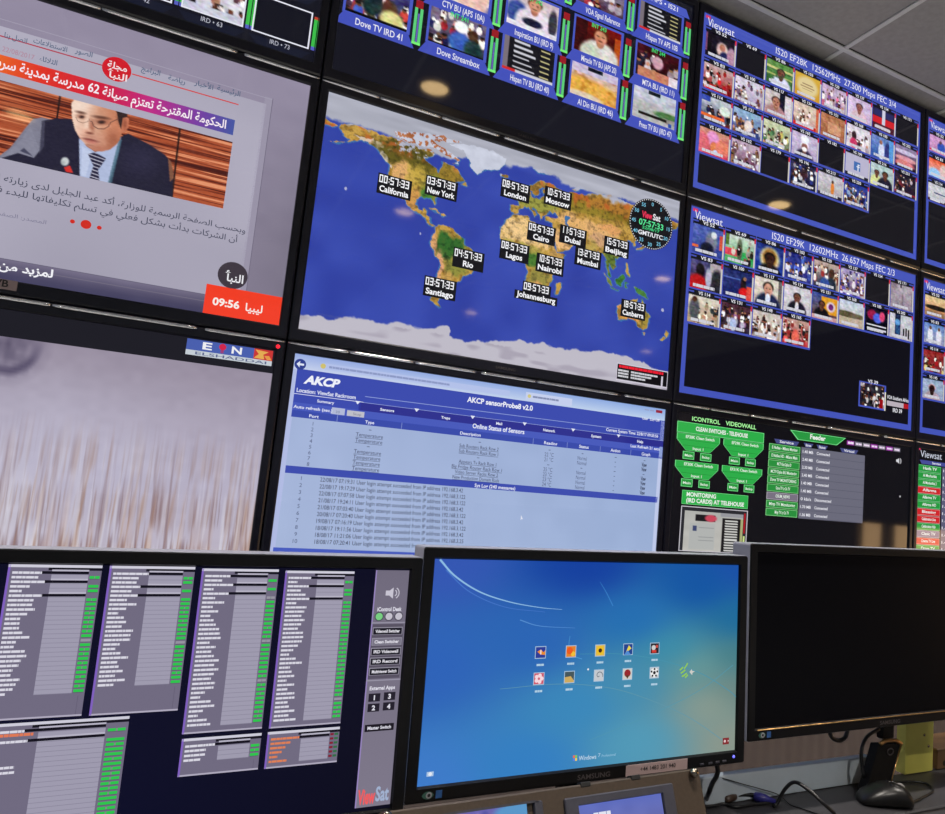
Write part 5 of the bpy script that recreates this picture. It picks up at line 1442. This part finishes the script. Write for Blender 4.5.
u, v = S.at(725.7, 741); S.rect(u - .012, v - .017, u + .012, v + .017, (130, 40, 44), 3); S.rect(u + .005, v - .012, u + .0055, v + .012, (190, 120, 120), 4); S.disc(u - .004, v, .0022, (226, 200, 200), 4, 10); S.rect(u + .007, v - .003, u + .011, v + .003, (226, 200, 200), 4)
u, v = S.at(430, 774); S.rect(u - .009, v - .010, u + .009, v + .010, (170, 196, 226), 3); S.disc(u, v, .0026, (226, 232, 244), 4, 10)
u, v = S.at(588, 669.3); S.disc(u, v, .0016, (226, 232, 240), 4, 8)
put(S.build('screen', M['matte_screen'], r))
buttons(bez, S, (700, 708.5, 715.5, 722.5), lambda x: 763.2 - (x - 700) * .14, (731.8, 755.6))
# phone number label on the lower bezel
(ua, va), (ub, vb) = S.at(624, 771.3), S.at(685.5, 762.4)
l = MB(); l.box(ua * MW, -.0055, -MH - .0185, ub * MW, -.0049, -MH - .0025, .0003)
lb = l.build('sticker', M['label'], bez); lb['label'] = 'pale strip label with a phone number'
co, F = glyphs('+44 1483 201 940', .01)
s = MB(); wd = (ub - ua) * MW; sc = wd * .58 / co[:, 0].max()
s.add([(ua * MW + wd * .22 + p[0] * sc, -.0058, -MH - .0130 + p[1] * sc) for p in co], F)
s.build('number_lettering', M['ink'], lb)

# ---- left monitor
TRA = at_plane(409.7, 569.6, (.1, -.774, 1.02), MRM @ np.array([0, 1., 0]))
OA = TRA - MRM @ np.array([MW, 0, 0])
r, bez, put, S = monitor(OA, 'left desk monitor showing grey lists of white names with green marks')
def navy(X, Y):
    return np.asarray((12, 12, 34.)) * (1 - Y[..., None] * .2) + np.array([4, 6, 22.]) * (Y * (1 - X))[..., None]
S.img(0, 0, 1, 1, 24, 16, navy, 0)
def listing(q, rows, head, seed, green=True, orange=False, barcol=(.46, .86), stp=.0172):
    """a list window: q = its four corners TL, TR, BR, BL in the photograph"""
    c = [S.at(*p) for p in q]
    u0, u1 = (c[0][0] + c[3][0]) / 2, (c[1][0] + c[2][0]) / 2
    v0, v1 = (c[0][1] + c[1][1]) / 2, (c[2][1] + c[3][1]) / 2
    w = u1 - u0
    R = random.Random(seed)
    S.rect(u0, v0, u1, v1, (112, 106, 128), 1)
    S.rect(u0, v0, u0 + .004, v1, (128, 96, 190), 2)
    S.rect(u0, v1 - .006, u1, v1, (176, 170, 190), 2)
    S.rect(u0, v0, u1, v0 + .010, (206, 204, 218), 2)
    S.rect(u0 + w * .42, v0 + .010, u1, v0 + .020, (22, 20, 32), 2)
    step = stp
    v = v0 + .020
    ve = v + step * rows
    S.rect(u0 + w * barcol[0], v + step, u0 + w * barcol[1], ve, (158, 154, 174), 2)
    for k in range(rows):
        hd = k in head
        ln = R.uniform(.16, .36) if not hd else R.uniform(.34, .46)
        if hd:
            S.rect(u0 + w * ln, v + .003, u0 + w * .86, v + .013, (18, 16, 28), 3)
            S.rect(u0 + w * barcol[0], v - .003, u0 + w * .86, v + .003, (184, 180, 198), 4)
        S.dashes(u0 + .008, v + .0135, u0 + w * ln, .0085, (222, 126, 84) if orange else (216, 214, 226), 4, seed * 50 + k)
        S.rect(u0 + w * barcol[0], v + step - .002, u0 + w * barcol[1], v + step, (136, 132, 152), 3)
        if not hd and green and k:
            S.rect(u0 + w * .875, v + .003, u0 + w * .985, v + .013, (44, 196, 76) if R.random() < .96 else (150, 146, 160), 3)
            if R.random() < .5:
                S.rect(u0 + w * .925, v + .003, u0 + w * .935, v + .013, (120, 140, 130), 4)
            S.rect(u0 + w * .875, v + .013, u0 + w * .985, v + .0155, (90, 84, 104), 3)
        if orange:
            S.rect(u0 + w * .87, v + .003, u0 + w * .92, v + .012, (130, 30, 50), 3)
            S.rect(u0 + w * .93, v + .003, u0 + w * .985, v + .012, (50, 110, 70), 3)
        v += step
    S.rect(u0 + w * .93, ve + .01, u0 + w * .935, v1 - .006, (92, 86, 108), 3)
listing([(6, 563), (101.7, 566.5), (82, 717), (-13, 720)], 27, (0, 2, 5), 1, stp=.0163)
listing([(109, 565), (195, 567.5), (178, 710), (90, 716)], 26, (0, 3, 5), 2, stp=.0163)
listing([(201.8, 567.8), (279, 570), (261.7, 728), (182.3, 734.8)], 34, (0, 2, 4), 3)
listing([(285.7, 570), (354.8, 572), (340, 723.4), (268.9, 728.3)], 34, (0, 2, 5), 4)
listing([(182.3, 738), (261.4, 733.8), (258, 768.8), (177, 777.6)], 4, (0,), 5)
listing([(268, 732), (339.5, 726.7), (337, 762), (264, 768.8)], 6, (0,), 6, green=False, orange=True)
listing([(-40, 724.5), (130.8, 717.8), (112, 838), (-66, 850)], 24, (0, 2, 19), 7)
(ua, va), (ub, vb) = S.at(0, 738), S.at(33, 737)
S.dashes(ua - .02, S.at(20, 735)[1] + .004, ub, .010, (222, 120, 84), 5, 77)
# control column
c = [S.at(*p) for p in ((376.5, 569.5), (409.9, 570), (389.8, 808), (354, 811))]
u0, u1 = (c[0][0] + c[3][0]) / 2, .9995
w = u1 - u0
def grad(X, Y):
    return np.asarray((112, 106, 124.))[None, None] * np.ones(X.shape + (3,)) + (Y * 14)[..., None]
S.img(u0, .004, u1, .985, 6, 20, grad, 1)
S.rect(u0, .004, u0 + .003, .985, (150, 132, 190), 2)
um = (u0 + u1) / 2
speaker_icon(S, um + .004, S.at(392, 593)[1], .017, (200, 196, 210))
S.text('iControl Desk', um - w * .36, S.at(391, 611)[1], um + w * .36, .017, (222, 220, 232), 4, bold=.03)
for k, cc in enumerate(((120, 206, 130), (196, 192, 204), (196, 192, 204))):
    S.disc(um + w * (k - 1) * .29, S.at(391, 616.3)[1], .0058, (70, 66, 80), 3); S.disc(um + w * (k - 1) * .29, S.at(391, 616.3)[1], .0046, cc, 4)
def vpx(y): return S.at(390, y)[1]
S.rect(u0, vpx(622), u1, vpx(623.2), (150, 146, 164), 3); S.rect(u0, vpx(679), u1, vpx(680.2), (150, 146, 164), 3)
S.rect(u0 + .003, vpx(624), u1 - .003, vpx(678), (88, 82, 98), 2)
for y, n in ((631, 'Videowall Switcher'), (641.5, 'Clean Switcher'), (651.3, 'IRD Videowall'), (661, 'IRD Record'), (671, 'Multiviewer Switch')):
    S.rect(u0 + w * .06, vpx(y - 4), u1 - w * .06, vpx(y + 3.6), (150, 146, 162), 3)
    S.rect(u0 + w * .08, vpx(y - 3.2), u1 - w * .08, vpx(y + 3.2), (26, 24, 34) if y != 641.5 else (120, 116, 132), 4)
    S.text(n, u0 + w * .14, vpx(y + 1.4), u1 - w * .14, .013, (226, 224, 234), 5, bold=.03)
S.text('External Apps', um - w * .38, vpx(689), um + w * .36, .015, (222, 220, 232), 4, bold=.03)
for (a, y, n) in ((-.22, 696.5, '1'), (.22, 696, '3'), (-.22, 706.5, '2'), (.22, 706, '4')):
    S.rect(um + w * a - .014, vpx(y - 4), um + w * a + .014, vpx(y + 4), (36, 32, 44), 3)
    S.text(n, um + w * a - .006, vpx(y + 2.4), um + w * a + .006, .019, (222, 220, 232), 4, bold=.04, keep=True)
S.rect(u0 + w * .08, vpx(723), u1 - w * .08, vpx(730), (28, 24, 34), 3)
S.text('Master Switch', u0 + w * .16, vpx(728), u1 - w * .16, .013, (222, 220, 232), 4, bold=.03)
S.text('View', u0 + w * .06, vpx(800.5), um + w * .05, .056, (236, 92, 96), 4, bold=.04)
S.text('Sat', um + w * .06, vpx(799), u1 - w * .06, .056, (160, 176, 206), 4, bold=.03)
put(S.build('screen', M['matte_screen'], r))

# ---- right monitor
n_ = MRM @ np.array([0, 1., 0])
TLC = at_plane(749.6, 543.4, (.71, -.738, 1.04), n_)
OC = TLC + MRM @ np.array([BZ, 0, -(BZ - .001)])
WC = 2 * (at_y(883, 723, -.745)[0] - OC[0])
r, bez, put, S = monitor(OC, 'right desk monitor with a black blank screen, a computer mouse below it', WC, True)
RC = r
S.rect(0, 0, 1, 1, (2, 2, 3), 0)
put(S.build('screen', M['matte_screen'], r))
e = MB(); e.box(.004, -.0056, -MH - .0030, WC - .004, -.0040, -MH - .0012, .0004)
e.build('lower_edge_glint', M['warm_glint'], bez)['label'] = 'lower edge of the picture coloured as a warm reflection'  # warm reflection on the bezel put in as a coloured strip

# ================================================================= brown control panel with two small screens
# front plane through the upper edge; leaning back
P1, P2 = at_y(381.5, 812.0, -.800), at_y(699.0, 768.0, -.808)
ex = P2 - P1; wp = np.linalg.norm(ex); ex /= wp
lean = math.radians(24)
dn = np.array([0, -math.sin(lean), -math.cos(lean)])
dn = dn - ex * dn.dot(ex); dn /= np.linalg.norm(dn)
hp = .0
nn = np.cross(ex, dn); nn /= np.linalg.norm(nn)   # towards the back
if nn[1] < 0: nn = -nn
hp = (P1[2] - (ZD - .002)) / -dn[2] - .022
base = (P1 + P2) / 2 + dn * hp
root = thing('control_panel', (base[0], base[1], ZD - .002), 'brown metal control panel with two small screens leaning below the middle monitor', 'control panel')
MP = Matrix((Vector(ex), Vector(nn), Vector(-dn))).transposed().to_4x4()
MP.translation = Vector(P1) - root.location
def pl(o):
    o.matrix_local = MP
    return o
def pxy(x, y):
    q = at_plane(x, y, P1, nn) - P1
    return q.dot(ex), q.dot(dn)
c_ = MB(); c_.box(0, 0, -hp, wp, .034, 0, .0022)
case = pl(c_.build('casing', M['panel'], root))
for k, (q, dark, kind) in enumerate((([(563, 798.4), (670.8, 783.3)], [(577.3, 805.4), (659.8, 794)], 0), ([(432, 816), (541, 800.5)], [(442, 814), (525.5, 802.5)], 1))):
    (a0, b0), (a1, b1) = pxy(*q[0]), pxy(*q[1])
    bt = (b0 + b1) / 2
    (g0, h0), (g1, h1) = pxy(*dark[0]), pxy(*dark[1])
    ht = (h0 + h1) / 2
    sw = g1 - g0; sh = sw * .62
    fr = MB()
    fr.frame(a0, -(ht + sh + (ht - bt)), a1, -bt, [(0, 0, 0, .0005), (0, 0, 0, -.0045), (.0015, .0015, .0015, -.006), (g0 - a0 - .001, ht - bt - .001, ht - bt - .001, -.006), (g0 - a0, ht - bt, ht - bt, -.003), (g0 - a0, ht - bt, ht - bt, .0005)], r=.003)
    fo = pl(fr.build('screen_frame', M['frame'], case)); fo.matrix_local = Matrix()
    S = Screen(P1 + ex * g0 + dn * ht - nn * .003, ex, dn, sw, sh)
    if kind == 0:
        S.img(0, 0, 1, 1, 50, 30, pic((96, 110, 190), (120, 110, 150), [('b', .85, .62, .3, .22, (96, 84, 120)), ('b', .2, .62, .35, .18, (84, 76, 120)), ('b', .5, .75, .7, .16, (110, 96, 130)), ('r', 0, .8, 1, 1, (70, 66, 90))], 4), 0)
        S.dashes(.16, .20, .36, .065, (226, 228, 240), 2, 3)
    else:
        S.img(0, 0, 1, 1, 60, 36, pic((110, 104, 180), (120, 80, 110), [('s', 30, 9, 3, (196, 150, 176), .1), ('s', 40, 12, 5, (60, 66, 150), .1), ('b', .9, .12, .3, .14, (90, 150, 200))], 4), 0)
    so = S.build('screen', M['matte_screen'], case)
    so.matrix_local = Matrix.Translation((g0, -.003, -ht))
for q in ((691.4, 773.2), (385, 817)):
    a, b = pxy(*q)
    s = MB(); s.lathe([(.0001, -.0125), (.0048, -.012), (.0066, -.010), (.0066, -.004), (.0040, -.0035), (.0040, .0005)], 20, 'y', (a, 0, -b))
    o = s.build('thumb_screw', M['chrome'], case, True)
for q in ((585, 779.6), (635, 772.8)):
    a, b = pxy(*q)
    s = MB(); s.box(a - .008, -.001, -.004, a + .008, .012, .0025, .0008)
    s.build('clip', M['hole'], case)['label'] = 'small black tab, painted shadow of a clip on the upper edge'  # black tabs put in as the shadows of clips

# ================================================================= things on the desk
# mouse: silhouette lofted along its length, nose towards the right
m0, m1 = at_z(857, 801.5, ZD), at_z(912, 806, ZD)
ctr = (m0 + m1) / 2
dirv = np.array([m1[0] - m0[0], m1[1] - m0[1]]); L = .108
ang = math.atan2(dirv[1], dirv[0])
root = thing('computer_mouse', (ctr[0], ctr[1], ZD), 'black computer mouse with a grey wheel on the desk below the black monitor', 'computer mouse')
root.rotation_euler = (0, 0, ang)
root.scale = (.93, .93, .96)
prof = [(-.054, .012, .008), (-.050, .021, .014), (-.041, .028, .021), (-.026, .0315, .030), (-.008, .0325, .0375), (.010, .0320, .0405), (.027, .0310, .0385), (.040, .0285, .032), (.048, .0235, .024), (.0525, .0165, .016), (.054, .009, .010)]
b = MB(); rings = []
for x, hw, hh in prof:
    ring = []
    for j in range(18):
        a = 2 * math.pi * j / 18
        cy, cz = math.cos(a), math.sin(a)
        y = hw * math.copysign(abs(cy) ** .75, cy) * (.94 if cz < 0 else 1)
        z = hh * (.42 + .58 * math.copysign(abs(cz) ** .8, cz)) if cz > 0 else hh * .42 * (1 - abs(cz) ** .6)
        ring.append((x, y, max(.0006, z)))
    rings.append(ring)
b.loft(rings)
b.build('body', M['mouse'], root, True)
for sgn in (-1, 1):
    b = MB(); rings = []
    for x in (.006, .018, .030, .040, .047, .0515):
        hw, hh = np.interp(x, [p[0] for p in prof], [p[1] for p in prof]), np.interp(x, [p[0] for p in prof], [p[2] for p in prof])
        ring = []
        for q in np.linspace(.10, .86, 7):
            ring.append((x, sgn * hw * q, hh * (.42 + .58 * (1 - q ** 2.5) ** .8) + .0014))
        rings.append(ring + [(p[0], p[1], p[2] - .0022) for p in ring[::-1]])
    b.loft(rings)
    b.build('button', M['mouse'], root, True)
b = MB(); b.lathe([(.0001, -.0034), (.0095, -.0034), (.0105, -.002), (.0105, .002), (.0095, .0034), (.0001, .0034)], 24, 'y', (.030, 0, .0300))
b.build('wheel', M['mousegrey'], root, True)
def wl(o, pts, r_, mat, parent=None):
    t_ = MB(); t_.tube(spline(pts, 8), r_, 10)
    return t_
inv = Matrix.Rotation(-ang, 3, 'Z')
cp = [ctr + np.array([math.cos(ang) * .052, math.sin(ang) * .052, .006]), at_z(924, 797.5, ZD + .003), at_z(936, 790, ZD + .003), at_z(931, 783, ZD + .003), at_z(918, 780.2, ZD + .003), at_z(904, 780.2, ZD + .003), at_z(893, 781.5, ZD + .003), at_z(888, 781.2, ZD + .003)]
t_ = MB(); t_.tube(spline([tuple(inv @ Vector(np.array(p) - np.array(root.location))) for p in cp], 8), .0024, 10)
t_.build('cord', M['cable'], root, True)

def cable(name, label, pts, r_, mat, cat='cable'):
    t_ = MB(); P = spline(pts, 8)
    base = Vector(P[-1])
    root = thing(name, tuple(base), label, cat)
    t_.tube([tuple(Vector(p) - base) for p in P], r_, 10)
    t_.build('cord', mat, root, True)
    return root, base
r_, b_ = cable('video_cable', 'dark video cable with a brown ferrite and a blue plug on the desk', [at_z(690, 803, ZD + .008), at_z(709, 801.5, ZD + .007), at_z(724, 799.5, ZD + .006), at_z(738, 795.5, ZD + .010), at_z(749, 794.5, ZD + .010), at_z(757, 796, ZD + .008)], .0036, M['cable'])
def seg(parent, base, name, a, b, prof, mat):
    a, b = Vector(a), Vector(b)
    t_ = MB(); n = len(prof)
    t_.tube([tuple(a + (b - a) * q[0] - base) for q in prof], .01, 12, [q[1] for q in prof])
    return t_.build(name, mat, parent, True)
seg(r_, b_, 'ferrite', at_z(725, 800, ZD + .0075), at_z(735.5, 796, ZD + .0095), [(0, .0038), (.08, .0065), (.5, .0072), (.92, .0065), (1, .0038)], M['ferrite'])
seg(r_, b_, 'plug', at_z(753.5, 796, ZD + .0085), at_z(775.5, 801.5, ZD + .006), [(0, .004), (.05, .0075), (.3, .0085), (.6, .0075), (.65, .006), (1, .0035)], M['vga'])['label'] = 'blue plug'
cable('black_cable', 'black cable lying along the desk below the video cable', [at_z(690, 807, ZD + .003), at_z(712, 806, ZD + .003), at_z(724, 804, ZD + .004), at_z(737, 807, ZD + .003), at_z(752, 804.5, ZD + .003), at_z(775, 802.5, ZD + .003)], .0026, M['cable'])
c0 = at_z(777, 803, ZD + .003); c9 = at_z(848, 826, ZD + .0)
yA = c0[1]
cable('arched_cable', 'black cable arching over the desk in front of the grey upstand', [at_z(774, 806, ZD + .0032), tuple(c0), at_y(785.5, 788.5, yA - .008), at_y(795, 782.2, yA - .022), at_y(808, 789.5, yA - .045), at_y(824, 804, yA - .068), at_z(836, 815, ZD + .004), at_z(848, 826, ZD + .0025)], .0033, M['cable'])
cable('shadow_line', 'thin dark line, a modelled shadow slanting down the grey upstand', [at_y(722.5, 778.2, -.6785), at_y(740, 783.3, -.6800), at_y(760, 788.8, -.6815), at_y(778.5, 794.8, -.6845), at_z(790, 804.5, ZD + .0012), at_z(803, 809, ZD + .0012), at_z(820, 815, ZD + .0012)], .0009, M['cable'])  # dark strand modelled in place of a diagonal shadow on board and desk
zb = Z0 - 1.316
cable('power_cable', 'black cable hanging behind the lower right corner of the login screen monitor', [at_y(713.5, 757, -.722), at_y(717.6, 768, -.722), at_y(716.6, 776, -.720), at_y(712.5, 783, -.717), at_y(709.0, 792, -.714), at_z(706, 800, ZD + .006)], .0042, M['cable'])
cable('looped_cable', 'black cable looping down under the black monitor, left of its stand', [at_y(829, 730, -.690), at_y(832, 737.5, -.690), at_y(838.5, 740.5, -.690), at_y(845, 737.5, -.690), at_y(848, 728, -.690)], .0042, M['cable'])
cable('stand_cable', 'black cable curving down beside the leaning black stand', [at_y(879, 729, -.70), at_y(867, 737, -.705), at_y(861.5, 750, -.71), at_y(862.0, 766, -.712), at_y(863.5, 777, -.714), at_z(860.5, 784, ZD + .004)], .0036, M['cable'])
# leaning stand with a ring shaped cut-out
cn = [at_y(879.3, 743.2, -.715), at_y(901.2, 742.6, -.715), at_y(889.0, 783, -.735), at_y(866.0, 783, -.735)]
root = RC
base = np.array(root.location)
def slab(corn, th, name, mat, bev=.0):
    c = [np.array(p) - base for p in corn]
    ax = c[1] - c[0]; up = c[0] - c[3]
    n = np.cross(ax, up); n /= np.linalg.norm(n)
    if n[1] < 0: n = -n
    b = MB(); rings = []
    for off, ins in ((0, .04), (.0015, 0), (th - .0015, 0), (th, .04)):
        cen = sum(c) / 4
        rings.append([tuple(p + (cen - p) * ins + n * off) for p in c])
    b.loft(rings)
    return b.build(name, mat, root), n
cn[2][2] = cn[3][2] = ZD + .010
o_, n = slab(cn, .022, 'stand_plate', M['matte_black'])
o_['label'] = 'leaning black stand plate'
e = MB(); e.tube(spline([tuple(np.array(p) - base - n * .001) for p in (cn[0] + np.array([.001, 0, -.002]), (cn[0] * .75 + cn[1] * .25) + np.array([0, 0, .004]), (cn[0] + cn[1]) / 2 + np.array([0, 0, .005]), (cn[0] * .25 + cn[1] * .75) + np.array([0, 0, .004]), cn[1] + np.array([-.001, 0, -.002]))], 6), .004, 10)
e.build('stand_edge_glint', M['warm_glint'], o_, True)['label'] = 'top edge coloured as a warm highlight'  # gold colour paints the warm light caught by the top edge
hc = at_y(890, 751.5, cn[0][1] - .006) - base
ring = MB(); ring.tube([tuple(hc + np.array([.0085 * math.cos(a), -.001, .006 * math.sin(a)])) for a in np.linspace(0, 2 * math.pi, 25)], .0011, 8)
ring.build('ring', M['lettering'], o_, True)
e = MB(); e.tube([tuple(cn[1] - base - n * .001), tuple(cn[2] - base - n * .001)], .0012, 8)
e.build('side_edge_glint', M['warm_glint'], o_, True)  # painted highlight down the side edge of the plate
# lime board
x0, x1 = at_y(904.5, 779, -.672)[0], at_y(932.3, 776, -.672)[0]
root = thing('lime_board', ((x0 + x1) / 2, -.665, ZD), 'lime green upright board with two screws at the right end of the desk', 'board')
hw = (x1 - x0) / 2
b = MB(); b.box(-hw, -.008, .0005, hw, .016, .122, .0015); b.build('board', M['yellow'], root)
for q in ((924.3, 735), (928.6, 746)):
    p = at_y(*q, -.673) - np.array(root.location)
    s = MB(); s.lathe([(.0001, -.0022), (.0024, -.0018), (.0034, 0)], 16, 'y', (p[0], -.0078, p[2]))
    s.build('screw', M['chrome'], root, True)
# brown box to its right
x0 = at_y(937, 775, -.672)[0]
zt = at_y(940, 749, -.672)[2]
root = thing('brown_box', (x0 + .07, -.65, ZD), 'brown board box right of the lime board, cut by the photo edge', 'box')
b = MB(); b.box(-.07, -.022, .0005, .12, .06, zt - ZD, .0015); b.build('body', M['wood'], root)
p = at_y(944.5, 763, -.672) - np.array(root.location)
s = MB(); s.lathe([(.0001, -.0003), (.0052, -.0003), (.0058, .0)], 20, 'y', (p[0], -.0222, p[2])); s.build('hole', M['hole'], root)['label'] = 'round black hole'

# ================================================================= light
w = bpy.data.worlds.new('world'); scene.world = w
w.use_nodes = True
bg = w.node_tree.nodes['Background']
bg.inputs['Color'].default_value = (.60, .64, .70, 1)
bg.inputs['Strength'].default_value = .30
vs = scene.view_settings
vs.view_transform = 'Standard'
vs.look = 'None'
vs.exposure = 0.0
vs.gamma = 1.0
vs.use_curve_mapping = False
bpy.data.objects.remove(_fo)
